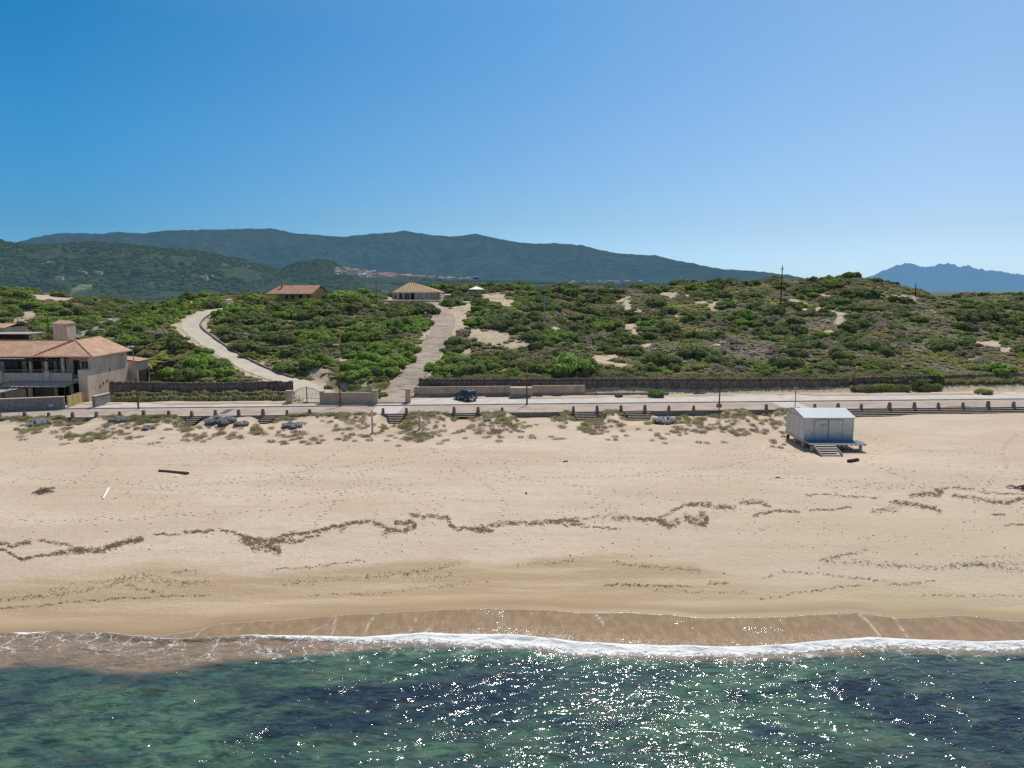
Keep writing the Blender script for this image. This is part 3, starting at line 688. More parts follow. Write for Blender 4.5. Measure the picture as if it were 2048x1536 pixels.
# ---- brushwood fences
def fence(pts, h, label, zf):
    e = empty('brushwood_fence', (pts[0][0], pts[0][1], 0), 0, label, 'fence'); ox, oy = pts[0]
    pl_ = dense([(x, y) for x, y in pts], .35) if len(pts) > 2 else dense(pts, .35)
    V = []; 
    for i, (x, y) in enumerate(pl_):
        z = zf(x, y); hh = h+random.uniform(-.12, .16)
        jt = random.uniform(-.07, .07)
        V += [(x-ox, y-oy+jt, z-.3), (x-ox, y-oy+jt, z+hh*.5), (x-ox, y-oy+jt+.06, z+hh), (x-ox, y-oy+jt+.3, z+hh-.05), (x-ox, y-oy+jt+.3, z-.3)]
    link('brush_panel', mesh_np('brush_panel', V, grid_faces(len(pl_), 5)[:, ::-1]), M['brush'], e)
    mb = MB()
    for k in range(3):
        for (x, y), (x2, y2) in zip(pl_[:-4:4], pl_[4::4]):
            z = zf(x, y)+h*(.35+.33*k); z2 = zf(x2, y2)+h*(.35+.33*k); mb.tube([(x-ox, y-oy-.14, z), (x2-ox, y2-oy-.14, z2)], .016, 4, cap=False)
    mb.build('wire', M['steel'], e)
    for (x, y) in pl_[::10]:
        z = zf(x, y); MB().tube([(x-ox, y-oy-.13, z-.3), (x-ox, y-oy-.13, z+h+.25)], .035, 5).build('post', M['wood'], e)
    return e
zt_ = lambda x, y: float(max(terrain(x, y), 3.5))
fl = [(atY(238, 785, 113)[0], 110.5), (atY(400, 785, 111)[0], 109.0), (atY(585, 785, 111)[0], 111.2)]
fence(fl, 1.9, 'dark brushwood fence left of the arched gate above the hedge', lambda x, y: 4.15)
fr = [(atY(838, 780, 114)[0], 114.2), (atY(1100, 780, 115)[0], 115.0), (atY(1400, 780, 116)[0], 116.5), (atY(1700, 780, 118)[0], 118.4)]
fence(fr, 2.0, 'long dark brushwood fence from the paved path to the roadside bushes', lambda x, y: float(np.interp(x, [-14, 20, 55], [4.05, 3.9, 3.6])))
fr2 = [(fr[-1][0]+.6, 118.5), (atY(2048, 770, 122)[0], 122.5), (atY(2250, 770, 125)[0], 125.5)]
fence(fr2, 2.0, 'dark brushwood fence running out of the picture at right behind low bushes', lambda x, y: 3.75+.006*(x-55))
# bank of sand and litter under the right fence

# ---- shrub library
def quads(P_, N_, s, r_):
    n_ = len(P_); a = r_.normal(size=(n_, 3)); N_ = N_/np.linalg.norm(N_, axis=1, keepdims=True)
    T = np.cross(N_, a); T /= np.linalg.norm(T, axis=1, keepdims=True); B = np.cross(N_, T)
    s = (s*r_.uniform(.6, 1.4, n_))[:, None]; T = T*s; B = B*s*r_.uniform(.45, .9, (n_, 1))
    V = np.stack([P_-T-B*.6, P_+T*.8-B, P_+T+B*.5, P_-T*.7+B], 1).reshape(-1, 3); return V
def shrub_mesh(name, seed, R_=1.0, flat=.55, nl=14, nq=1500, qs=.06, mat_=None, lobe=(.26, .42), wild=.75):
    r_ = np.random.default_rng(seed); L = []
    for k in range(nl):
        t = r_.uniform(0, 2*math.pi); d = math.sqrt(r_.uniform(0, 1))*.78; lr = r_.uniform(*lobe)
        L.append((math.cos(t)*d*R_, math.sin(t)*d*R_, (1-d*d)*flat*R_*r_.uniform(.45, .85), lr*R_))
    L = np.array(L); V = []
    wts = L[:, 3]**2; wts /= wts.sum(); k = r_.choice(nl, nq*3, p=wts)
    D = r_.normal(size=(nq*3, 3)); D[:, 2] = np.abs(D[:, 2])*1.0+.0-.25*(r_.random(nq*3) < .4); D /= np.linalg.norm(D, axis=1, keepdims=True)
    Pp = L[k, :3]+D*L[k, 3:4]*np.array([1, 1, .72])*r_.uniform(.82, 1.12, (nq*3, 1))
    dist = np.linalg.norm((Pp[:, None]-L[None, :, :3])/np.array([1, 1, .72]), axis=2)/L[None, :, 3]
    dist[np.arange(len(k)), k] = 9; keep = (dist.min(1) > .8) & (Pp[:, 2] > -.05*R_)
    Pp = Pp[keep][:nq]; D = D[keep][:nq]
    V = quads(Pp, D+r_.normal(size=D.shape)*wild*.6+np.array([0, 0, .25]), qs*R_, r_); nF = len(Pp); Fq = np.arange(nF*4).reshape(-1, 4)
    # twiggy core
    cv = []; cf = []; base = len(V); nr, ns = 4, 7
    for l in L:
        i0 = base+len(cv)
        for a in range(nr+1):
            ph = math.pi/2*a/nr
            for b in range(ns):
                t = 2*math.pi*b/ns; q = .80; cv.append((l[0]+math.cos(t)*math.cos(ph)*l[3]*q, l[1]+math.sin(t)*math.cos(ph)*l[3]*q, (l[2]+math.sin(ph)*l[3]*.72*q) if a else -.1*R_))
        for a in range(nr):
            for b in range(ns): cf.append((i0+a*ns+b, i0+a*ns+(b+1) % ns, i0+(a+1)*ns+(b+1) % ns, i0+(a+1)*ns+b))
    me = mesh_np(name, np.r_[V, np.array(cv)], np.r_[Fq, np.array(cf)]); me.polygons.foreach_set('material_index', [0]*nF+[1]*len(cf))
    me.materials.append(mat_); me.materials.append(M['core']); me.update(); return me
LIB = {}
def lib(kind, k, **kw):
    LIB[kind] = [shrub_mesh(kind+'_shrub', 100*hash_(kind)+i, mat_=LEAF[kind], **kw) for i in range(k)]
def hash_(s_): return sum(ord(c) for c in s_) % 91
lib('bright', 4, nl=20, nq=1700, qs=.055, flat=.62, lobe=(.18, .32))
lib('green', 5, nl=18, nq=1700, qs=.055, flat=.60, lobe=(.2, .36))
lib('olive', 4, nl=16, nq=1400, qs=.055, flat=.5, lobe=(.2, .34), wild=1.2)
lib('grey', 3, nl=14, nq=1100, qs=.05, flat=.45, lobe=(.2, .34), wild=1.8)
lib('silver', 2, nl=22, nq=2200, qs=.04, flat=.42, lobe=(.12, .24), wild=3.0)
lib('yellow', 2, nl=16, nq=1400, qs=.05, flat=.36, lobe=(.2, .34))
for k_ in ('olive', 'grey', 'green', 'yellow'):
    LIB[k_+'_low'] = [shrub_mesh(k_+'_heath', 700+hash_(k_)+i, mat_=LOW[k_], nl=9, nq=420, qs=.10, flat=.42, lobe=(.25, .45), wild=2.4) for i in range(3)]
def tuft_mesh(name, seed, mat_, n_=70, h=.45, sp=.4):
    r_ = np.random.default_rng(seed); V = []; Fc = []
    for i in range(n_):
        t = r_.uniform(0, 6.28); d = math.sqrt(r_.random())*sp; x, y = math.cos(t)*d, math.sin(t)*d; hh = h*r_.uniform(.5, 1.1); dx, dy = r_.normal(0, .16, 2); w_ = .022; a = r_.uniform(0, 3.14); cx, cy = math.cos(a)*w_, math.sin(a)*w_
        k = len(V); V += [(x-cx, y-cy, -.03), (x+cx, y+cy, -.03), (x+dx*.5+cx, y+dy*.5+cy, hh*.6), (x+dx*.5-cx, y+dy*.5-cy, hh*.6), (x+dx*1.3+cx*.3, y+dy*1.3+cy*.3, hh*.9), (x+dx*1.3-cx*.3, y+dy*1.3-cy*.3, hh*.9)]
        Fc += [(k, k+1, k+2, k+3), (k+3, k+2, k+4, k+5)]
    me = mesh_np(name, V, Fc); me.materials.append(mat_); return me
LIB['grass'] = [tuft_mesh('grass_tuft', i, LEAF['grass']) for i in range(3)]
LIB['greytuft'] = [tuft_mesh('dry_tuft', 10+i, LEAF['grey'], 60, .3, .45) for i in range(2)]

def gn_tree(coll):
    t = bpy.data.node_groups.new('scatter', 'GeometryNodeTree'); t.interface.new_socket('Geometry', in_out='INPUT', socket_type='NodeSocketGeometry'); t.interface.new_socket('Geometry', in_out='OUTPUT', socket_type='NodeSocketGeometry')
    i = t.nodes.new('NodeGroupInput'); o = t.nodes.new('NodeGroupOutput'); p = t.nodes.new('GeometryNodeInstanceOnPoints'); ci = t.nodes.new('GeometryNodeCollectionInfo')
    ci.inputs['Collection'].default_value = coll; ci.inputs['Separate Children'].default_value = True; ci.inputs['Reset Children'].default_value = True
    def na(n_, ty):
        x = t.nodes.new('GeometryNodeInputNamedAttribute'); x.data_type = ty; x.inputs[0].default_value = n_
        return [s for s in x.outputs if s.enabled and s.name == 'Attribute'][0]
    t.links.new(i.outputs[0], p.inputs['Points']); t.links.new(ci.outputs[0], p.inputs['Instance']); p.inputs['Pick Instance'].default_value = True
    t.links.new(na('vi', 'INT'), p.inputs['Instance Index']); t.links.new(na('vr', 'FLOAT_VECTOR'), p.inputs['Rotation']); t.links.new(na('vs', 'FLOAT_VECTOR'), p.inputs['Scale'])
    t.links.new(p.outputs[0], o.inputs[0]); return t
def scatter(name, pts, sx, sz, kinds_meshes, label, cat):
    pts = np.asarray(pts, float)
    if len(pts) == 0: return
    coll = bpy.data.collections.new(name+'_source')
    for m_ in kinds_meshes: coll.objects.link(bpy.data.objects.new(m_.name, m_))
    me = bpy.data.meshes.new(name); me.vertices.add(len(pts)); me.vertices.foreach_set('co', pts.astype(np.float32).ravel())
    a = me.attributes.new('vi', 'INT', 'POINT'); a.data.foreach_set('value', rng.integers(0, len(kinds_meshes), len(pts)).astype(np.int32))
    a = me.attributes.new('vr', 'FLOAT_VECTOR', 'POINT'); rr = np.zeros((len(pts), 3), np.float32); rr[:, 2] = rng.uniform(0, 6.28, len(pts)); rr[:, :2] = rng.normal(0, .08, (len(pts), 2)); a.data.foreach_set('vector', rr.ravel())
    a = me.attributes.new('vs', 'FLOAT_VECTOR', 'POINT'); a.data.foreach_set('vector', np.stack([sx, sx*rng.uniform(.8, 1.2, len(pts)), sz], 1).astype(np.float32).ravel())
    o = link(name, me); md = o.modifiers.new('scatter', 'NODES'); md.node_group = gn_tree(coll); return tag(o, label, cat, kind='stuff')


# ---- scrub over the dunes (uncountable)
HOUSES = [(hx, 211, 11, 12), (atY(592, 600, 180)[0], 180, 9, 7)]
sp_ = 1.45; xs = np.arange(-230, 260, sp_); ys = np.arange(112, 345, sp_); XX, YY = np.meshgrid(xs, ys); XX = (XX+rng.uniform(-.7, .7, XX.shape)).ravel(); YY = (YY+rng.uniform(-.7, .7, YY.shape)).ravel()
ZZ = terrain(XX, YY); px_, py_ = proj(XX, YY, ZZ); s_ = YY-kerb(XX)
ok = (np.abs(XX) < .80*YY+12) & (s_ > np.where(XX > -22, 12.5, 9.5)) & (sandmask(px_, py_)+fbm(XX/2, YY/2, 2)*.8 > 1.12)
ok &= ~((XX < -60.5) & (YY < 124)) & ~((XX < -66) & (YY < 134))
for pa, wd in PATHS:
    d, _ = near_path(XX, YY, pa); ok &= d > wd+.9
for cx, cy, a, b in HOUSES: ok &= ~((np.abs(XX-cx) < a) & (np.abs(YY-cy) < b))
ok &= ~((np.abs(px_-662) < 34) & (py_ > 762) & (py_ < 800))
ok &= (YY < 250) | (rng.random(len(YY)) < .55)
kn = fbm(XX/11, YY/11, 3); kn2 = fbm(XX/5+40, YY/5, 3); kn3 = fbm(XX/16+90, YY/16+7, 2)
east = ss(880, 1500, px_)
den = np.ones(len(XX)); gap = fbm(XX/4+11, YY/4+3, 3)
ok &= gap > -.27+.05*east
XX, YY, ZZ, px_, py_, kn, kn2, kn3, east = [q[ok] for q in (XX, YY, ZZ, px_, py_, kn, kn2, kn3, east)]
r0 = rng.random(len(XX)); nearrow = ss(700, 745, py_)
kb = kn+.08-.26*east+.25*nearrow+rng.normal(0, .10, len(XX)); big = (r0 < .28)
kind = np.where(kb > .26, 'bright', np.where(kb > .0, 'green', np.where(kn2+.12*east+rng.normal(0, .12, len(XX)) > .08, 'grey', 'olive')))
kind = np.where((kind == 'olive') & (kn3 > .22), 'yellow', kind); kind = np.where((kind == 'olive') & (r0 < .35), 'green', kind)
keep = big | (rng.random(len(XX)) < .38); clus = fbm(XX/8+60, YY/8, 3)
keep &= clus+rng.normal(0, .12, len(XX)) > -.12-.38*(1-east)
size = np.where(big, rng.uniform(1.5, 3.3, len(XX))*(.9+.35*clus), rng.uniform(.7, 1.5, len(XX)))
size = np.where((kind == 'grey') | (kind == 'yellow'), np.minimum(size, 1.5), size)
# large shrubs keep clear of the small bare patches' centres and of walls
size = np.where(YY-kerb(XX) < 15, np.minimum(size, 1.4), size)
LBL = {'bright': ('bright green juniper scrub spread over the dunes', 'scrub'), 'green': ('dark green evergreen scrub spread over the dunes', 'scrub'), 'olive': ('olive brown low scrub between the green bushes', 'scrub'), 'grey': ('grey leafless dry brush between the green bushes', 'scrub'), 'yellow': ('yellow green low ground cover on the dunes', 'ground cover')}
for k in LBL:
    m_ = (kind == k) & keep
    zz = ZZ[m_]-.12*size[m_]
    scatter(k+'_scrub', np.c_[XX[m_], YY[m_], zz], size[m_], size[m_]*rng.uniform(.85, 1.35, m_.sum()), LIB[k], *LBL[k])

ms = 1.02; xs = np.arange(-200, 240, ms); ys = np.arange(112, 300, ms); X2, Y2 = np.meshgrid(xs, ys); X2 = (X2+rng.uniform(-.5, .5, X2.shape)).ravel(); Y2 = (Y2+rng.uniform(-.5, .5, Y2.shape)).ravel()
Z2 = terrain(X2, Y2); p2x, p2y = proj(X2, Y2, Z2)
ok = (np.abs(X2) < .78*Y2+6) & (Y2-kerb(X2) > np.where(X2 > -22, 12.2, 9)) & (sandmask(p2x, p2y)+fbm(X2/2, Y2/2, 3)*.9 > 1.15) & ~((X2 < -60.5) & (Y2 < 124)) & ~((X2 < -66) & (Y2 < 134))
for pa, wd in PATHS:
    d, _ = near_path(X2, Y2, pa); ok &= d > wd+.35+.8*rng.random(len(X2))
for cx, cy, a, b in HOUSES: ok &= ~((np.abs(X2-cx) < a) & (np.abs(Y2-cy) < b))
ok &= ~((np.abs(p2x-662) < 34) & (p2y > 762) & (p2y < 800)); ok &= fbm(X2/3+5, Y2/3, 3) > -.45
X2, Y2, Z2, p2x = [q[ok] for q in (X2, Y2, Z2, p2x)]
kk = fbm(X2/7+3, Y2/7+8, 4)+rng.normal(0, .12, len(X2)); kk2 = fbm(X2/13+30, Y2/13, 3)+rng.normal(0, .1, len(X2))
ek = ss(880, 1500, p2x)
k2 = np.where(kk > .27-.10*ek, 'grey', np.where(kk2 > .10+.08*ek, 'green', np.where(kk2 < -.30, 'yellow', 'olive')))
for k, nm, lb in (('grey', 'dry_heath', 'low brown and grey dry heath between the bushes'), ('green', 'green_heath', 'low green heath filling the slopes between bushes'), ('yellow', 'yellow_heath', 'low yellowish heath in patches on the slopes'), ('olive', 'olive_heath', 'low olive heath covering most of the dune slopes')):
    m_ = k2 == k; sz = rng.uniform(.55, 1.05, m_.sum()); scatter(nm, np.c_[X2[m_], Y2[m_], Z2[m_]-.08], sz, sz*rng.uniform(.5, 1.1, m_.sum()), LIB[k+'_low'], lb, 'heath')

# individually standing shrubs: px, py of the middle, half width in px, kind, label
SH = [(1140,728,62,'bright','widest bright green juniper right behind the brushwood fence'),(958,728,30,'bright','bright green juniper between paved path and widest juniper'),(1395,700,46,'green','broad dark green juniper left of the tallest street lamp'),
 (1265,702,30,'green','dark juniper above the bare sand patch in mid slope'),(1530,665,34,'green','low dark shrub halfway up the right dune'),(1855,745,36,'bright','pale green bushy shrub low on the right slope'),(1990,735,42,'bright','bright green shrub at the right picture edge above the fence'),
 (1890,690,40,'green','dark rounded shrub left of the right hand sand track'),(1760,705,30,'green','dense green shrub behind the hut on the lower slope'),(1830,640,28,'green','dark shrub below the short utility pole at right'),(1660,600,36,'olive','olive shrub near the top of the highest dune'),
 (1700,553,26,'green','rounded shrub crowning the highest dune'),(1385,563,22,'green','shrub standing on the crest left of the tall dark pole'),(1450,563,26,'olive','wide olive shrub on the skyline of the right dune'),(1310,605,26,'green','round dark shrub below the bare notch in the crest'),
 (940,575,30,'green','dark shrub on the crest left of the white canopy'),(1000,640,38,'green','large dark shrub right of the paved path halfway up'),(1040,655,28,'green','dark shrub left of the pale green pole'),(930,590,16,'green','small dark shrub between the white canopy and the path'),
 (1215,640,24,'green','shadowed shrub left of the mid slope sand patch'),(1500,585,30,'olive','olive shrub on the upper right slope'),(2025,583,14,'green','lone round tree like shrub on the right horizon'),(1945,590,22,'grey','low brownish shrub on the right plateau'),
 (690,590,34,'bright','bright green shrub right of the ochre villa'),(720,612,28,'green','dark shrub on the crest left of the tan roofed house'),(655,612,24,'green','dark low shrub in front of the ochre villa'),(560,615,34,'green','wide dark shrub below the ochre villa'),(500,592,20,'bright','bright shrub left of the ochre villa'),
 (412,612,24,'green','dark shrub above the bend of the concrete drive'),(345,600,18,'bright','bright shrub on the left skyline beyond the drive'),(540,655,26,'bright','bright shrub on the slope inside the drive bend'),(610,665,28,'bright','bright shrub in the middle of the hill between both paths'),
 (500,710,24,'green','dark shrub just right of the drive on the lower bend'),(660,700,26,'olive','brownish shrub above the left lamp post'),(780,740,30,'bright','large bright shrub left of the lower paved path'),(730,730,30,'bright','bright shrub behind the wall near the path entrance'),(760,665,26,'green','dark green shrub left of the middle of the paved path'),
 (830,640,12,'green','small shrub at the left edge of the paved path'),(260,680,34,'bright','bright shrub left of the drive beyond the house'),(300,705,26,'olive','olive shrub beside the grey pole'),(340,745,34,'bright','bright shrub above the long hedge'),(200,620,24,'green','dark shrub beyond the track behind the house'),
 (30,590,34,'green','large dark shrub on the far left dune'),(130,625,26,'green','dark shrub right of the left sand chute'),(440,745,30,'yellow','yellow green bush left of the drive near the gate'),(1090,600,24,'green','dark shrub above the pale green pole'),(1580,720,36,'yellow','yellow green low bush above the fence'),
 (1475,735,30,'grey','grey dry bush above the fence right of the tallest lamp'),(1680,735,30,'grey','grey leafless bush above the fence behind the hut')]
hg = 'shrubs standing out on the dunes'
for px, py, hw, k, lab in SH:
    x, y, z = hit(px, py+hw*.18, 112, 330); r = hw*y/F
    m_ = LIB[k][random.randrange(len(LIB[k]))]; o = bpy.data.objects.new('shrub', m_); C.objects.link(o)
    o.location = (x, y, z-.15*r); o.scale = (r, r*random.uniform(.8, 1.0), r*random.uniform(.85, 1.1)); o.rotation_euler = (0, 0, random.uniform(0, 6.28)); tag(o, lab, 'shrub', hg)
# roadside bushes in front of the right fence and along the walls
RS = [(1720,775,26,'olive','leafy olive bush at the left of the roadside clump at right'),(1765,773,34,'yellow','broad light leafy bush in the roadside clump at right'),(1800,774,24,'olive','small leafy bush in the middle of the roadside clump'),(1850,773,32,'green','darker green bush at the right of the roadside clump'),
 (1965,780,20,'yellow','low yellow green plant at the foot of the right fence'),(1310,786,20,'bright','bright weedy bush growing over the low wall'),(1192,788,8,'olive','small weed behind the left end of the low wall'),(1237,788,10,'olive','weedy tuft halfway along the low wall'),(1262,788,5,'green','tiny weed in the sand behind the low wall'),
 (868,780,22,'bright','bright bush between the brushwood fence and the beige wall'),(600,800,10,'yellow','yellow green plant beside the left gate pillar'),(1394,784,5,'green','small plant in the round planter'),(655,772,12,'grey','dry grey plant behind the drive forecourt'),(766,788,14,'bright','low green plant inside the left pillar of the paved path'),(742,776,10,'green','small green plant behind the pillar wall')]
for px, py, hw, k, lab in RS:
    x, y, z = hit(px, py+hw*.25, 106, 140); r = hw*y/F
    o = bpy.data.objects.new('bush', LIB[k][0]); C.objects.link(o); o.location = (x, y-.3, z-.05*r); o.scale = (r, min(r, 1.1), max(r*1.0, .6) if hw > 25 else r); o.rotation_euler = (0, 0, random.uniform(0, 6.28)*0+random.choice([0, 3.14])); tag(o, lab, 'bush', 'bushes along the road')
# hedge
hp = [(atZ(222, 803, 3.5)[0], 107.0), (atZ(400, 803, 3.5)[0], 107.4), (atZ(570, 803, 3.5)[0], 108.4)]
r_ = np.random.default_rng(3); pl_ = dense(hp, .5); Pq = []; Nq = []
for x, y in pl_:
    for tier, (yo, zo, hh, dd) in enumerate(((0, 3.5, .75, .55), (1.1, 3.9, .85, .6))):
        m_ = 60
        th = r_.uniform(-.2, math.pi*.9, m_); rr = r_.uniform(.85, 1.1, m_)*(1+.18*math.sin(x*1.3+tier)+.12*math.sin(x*4.1))
        Pq.append(np.c_[x+r_.uniform(-.3, .3, m_), y+yo-np.cos(th)*dd*rr, zo-.1+np.sin(th)*hh*rr]); Nq.append(np.c_[r_.normal(0, .3, m_), -np.cos(th), np.sin(th)])
Pq = np.concatenate(Pq); Nq = np.concatenate(Nq); V = quads(Pq, Nq+r_.normal(0, .5, Nq.shape), .16, r_); me = mesh_np('hedge', V, np.arange(len(V)).reshape(-1, 4)); hd = link('hedge', me, LEAF['olive'])
tag(hd, 'long low trimmed hedge in two tiers between the stone walled house and the arched gate', 'hedge')
mb = MB()
for (x, y), (x2, y2) in zip(pl_[:-1], pl_[1:]):
    for yo, zt2 in ((-.4, 4.05), (.7, 4.55)):
        mb.poly([(x, y+yo, 3.3), (x2, y2+yo, 3.3), (x2, y2+yo+.15, zt2), (x, y+yo+.15, zt2)]); mb.poly([(x, y+yo+.15, zt2), (x2, y2+yo+.15, zt2), (x2, y2+yo+1.2, zt2), (x, y+yo+1.2, zt2)])
mb.build('twigs', M['core'], hd)


# ---- foredune plants
SB = [(82,846,30,'leftmost low silver bush on the foredune'),(235,840,21,'silver bush left of the first steps beyond the house lamp'),(298,855,18,'dark silver bush below the left street lamp'),(440,842,34,'big silver bush right of the second flight of steps'),(482,847,20,'silver bush joined to the right of the big silver bush'),
      (583,851,24,'silver bush alone on the sand right of the third flight of steps'),(640,830,12,'small silver bush in the grass opposite the arched gate'),(975,839,10,'small grey bush below the parked car'),(1328,842,31,'large round silver bush at the right of the last narrow steps'),(5,838,12,'pale silver bush cut by the left picture edge')]
for px, py, hw, lab in SB:
    x, y, z = hit(px, py+hw*.15, 80, 99); r = hw*y/F; o = bpy.data.objects.new('silver_bush', LIB['silver'][random.randrange(2)]); C.objects.link(o); o.location = (x, y, z-.05); o.scale = (r, r*.75, r*1.1); o.rotation_euler = (0, 0, random.uniform(0, 6)); tag(o, lab, 'bush', 'silver bushes on the foredune')
GRS = [(100,838,75,7,1),(170,862,45,7,.5),(60,850,30,8,.5),(290,838,85,6,1),(370,848,10,8,1),(240,855,50,10,.25),(430,862,60,7,.25),(515,848,10,8,1),(560,835,35,5,.9),(560,855,60,6,.2),(640,829,50,6,.9),(700,832,50,7,.7),(705,850,45,14,.25),(600,868,60,5,.25),(815,842,18,10,1),(835,830,22,6,1),(870,832,42,7,.9),(835,862,28,7,.8),(850,850,40,12,.3),
       (765,848,6,10,.8),(972,832,36,6,.9),(1010,838,30,8,.8),(965,850,40,8,.25),(1125,831,25,6,1),(1175,848,22,6,.5),(1185,838,25,7,.8),(1215,828,28,5,1),(1210,848,40,10,.3),(1245,828,8,8,.9),(1300,835,10,8,.6),(1360,832,20,7,.7),(1400,836,15,7,.7),(1460,826,40,6,.9),(1490,832,22,5,.9),(1480,845,55,12,.35),(1380,848,40,7,.35),
       (1540,836,16,5,.6),(1575,824,45,4,1),(1560,838,25,6,.3),(1565,852,12,5,.4),(1690,775,0.1,0.1,0)]
gp = []; gd = []
for cx, cy, rx_, ry_, dn in GRS:
    for _ in range(int(rx_*ry_*dn*.20)):
        a = random.uniform(0, 6.28); q = math.sqrt(random.random())*1.05; px = cx+math.cos(a)*q*rx_; py = cy+math.sin(a)*q*ry_
        x, y, z = atZ(px, py, 3.1)
        if y-kerb(x) > -ROADW-.2: y = kerb(x)-ROADW-.2-random.random()*.5
        z = float(terrain(x, y)); (gp if (dn > .45 and random.random() < .7) or random.random() < .15 else gd).append((x, y, z))
scatter('dune_grass', gp, rng.uniform(.6, 1.35, len(gp)), rng.uniform(.6, 1.1, len(gp)), LIB['grass'], 'green marram grass tufts along the top of the foredune', 'grass')
for _ in range(420):
    px = random.uniform(-20, 1580); py = 838+random.triangular(0, 42, 10); x, y, z = atZ(px, py, 3.0)
    if vnoise(np.array(px/26.), np.array(py/9.)) < .5 or y-kerb(x) > -ROADW-.3: continue
    gd.append((x, y, float(terrain(x, y))))
scatter('dry_tufts', gd, rng.uniform(.6, 1.2, len(gd)), rng.uniform(.6, 1.1, len(gd)), LIB['greytuft'], 'sparse dry brown tufts on the foredune sand', 'grass')
# weeds on the sandy strip behind the pavement and scrub edge
ep = []
for _ in range(5200):
    x = random.uniform(-40, 110); s0 = random.uniform(10.4, 13.5) if x > -14 else random.uniform(9, 12)
    y = kerb(x)+s0+4*max(0, (x-40)/80)*0; z = float(terrain(x, y)); px, py = proj(x, y, z)
    if sandmask(px, py) < 1 or min(abs(px-787-(800-py)*.8), 999) < 38 or 560 < px < 700: continue
    ep.append((x, y, z))
scatter('verge_grass', ep, rng.uniform(.9, 1.8, len(ep)), rng.uniform(.8, 1.5, len(ep)), LIB['grass'], 'rough grass behind the brushwood fence', 'grass')


# ---- seaweed, footprints debris
def flecks(name, pts, size, mat_, label, cat, flat=.25):
    pts = np.array(pts); r_ = np.random.default_rng(5); n_ = len(pts); N_ = np.tile(np.array([[0, 0, 1.0]]), (n_, 1))+r_.normal(0, flat, (n_, 3)); s_ = size if np.ndim(size) else np.full(n_, size)
    a = r_.uniform(0, 3.14, n_); T = np.c_[np.cos(a)*1.5, np.sin(a)*.5, r_.normal(0, .05, n_)]; B = np.cross(N_, T); s_ = (s_*r_.uniform(.5, 1.5, n_))[:, None]; T = T*s_; B = B*s_*r_.uniform(.25, .7, (n_, 1)); P_ = pts+np.array([0, 0, .03])
    V = np.stack([P_-T-B*.4, P_+T*.6-B, P_+T*1.1+B*.3, P_+T*.1+B, P_-T*.8+B*.7], 1).reshape(-1, 3); me = mesh_np(name, V, np.arange(n_*5).reshape(-1, 5)); return tag(link(name, me, mat_), label, cat, kind='stuff')
def gpt(px, py):
    u, dy, dz = ray(px, py); z = 1.5
    for _ in range(4): t = (z-ZC)/dz; z = float(beach(np.array(u*t), np.array(dy*t)))
    t = (z-ZC)/dz; return (u*t, dy*t, z)
WR = [ # polyline, half width px, density
 ([(0,1088),(30,1092),(60,1086)],3.5,1.6),([(0,1098),(20,1108),(48,1118),(90,1110),(130,1103)],2.5,1.3),([(78,1080),(100,1084),(145,1092)],3,.7),([(150,1102),(180,1100),(205,1100),(240,1088),(285,1076)],5,2.4),([(110,1107),(140,1104),(170,1098)],5,1.2),
 ([(308,1069),(335,1068)],2,1),([(338,1072),(358,1069)],2,1),([(368,1066),(400,1062),(428,1062)],3,1.6),([(442,1060),(470,1068),(500,1075),(520,1080)],2.5,1.8),([(480,1078),(500,1085),(512,1095),(540,1092),(560,1100)],8,1.6),([(505,1080),(530,1082),(555,1080),(590,1082)],5,1.8),
 ([(560,1072),(600,1066),(640,1062),(670,1054),(700,1046),(740,1042)],3.5,1.9),([(590,1084),(620,1074),(640,1070)],2.5,1),([(680,1062),(690,1055)],3,.6),([(748,1046),(762,1050),(775,1060),(800,1062),(822,1058),(832,1050),(828,1046),(790,1045)],4,1.9),([(765,1066),(780,1064)],4,.6),
 ([(820,1030),(850,1034),(895,1035),(900,1048),(915,1060),(935,1056),(960,1062),(985,1060)],3.5,2.0),([(950,1058),(985,1050),(1003,1049),(1020,1045),(1060,1048)],4,1.6),([(1060,1048),(1090,1044),(1130,1040),(1160,1046)],4,2.0),([(1100,1045),(1140,1051),(1170,1049)],3,1.4),([(1160,1052),(1200,1055),(1240,1058)],1.6,.6),
 ([(1130,1038),(1200,1034),(1240,1028)],2.5,.5),([(1225,1038),(1260,1036),(1300,1040),(1330,1042)],3.5,1.8),([(1318,1045),(1345,1050),(1358,1040)],6,1.6),([(1370,1034),(1395,1042),(1408,1048),(1415,1034),(1400,1030)],8,1.8),([(1320,1035),(1340,1024),(1370,1010),(1420,1008)],3,1.3),
 ([(1380,1008),(1420,1012),(1470,1016)],4,1.8),([(1480,1006),(1520,1006),(1540,1014)],4,1.2),([(1505,1032),(1530,1024),(1555,1020),(1600,1024)],3,1.3),([(1620,1020),(1660,1020),(1700,1014)],2,1),([(1610,990),(1660,990),(1700,994),(1760,996)],1.6,.7),
 ([(1745,1026),(1770,1018),(1800,1020)],4,.9),([(1780,1004),(1810,1006),(1840,1010),(1870,1018),(1880,1023)],4,2.0),([(1820,992),(1850,988),(1880,990),(1885,982),(1870,980)],4.5,1.8),([(1875,978),(1900,974),(1950,980)],2,.8),([(1905,992),(1940,996),(1980,1002),(2010,1006),(2048,998)],3.5,1.9),([(1960,985),(2010,988),(2048,990)],2,.7),
 ([(1985,1028),(2010,1030)],2,.8),([(2010,1050),(2048,1052)],2,.6)]
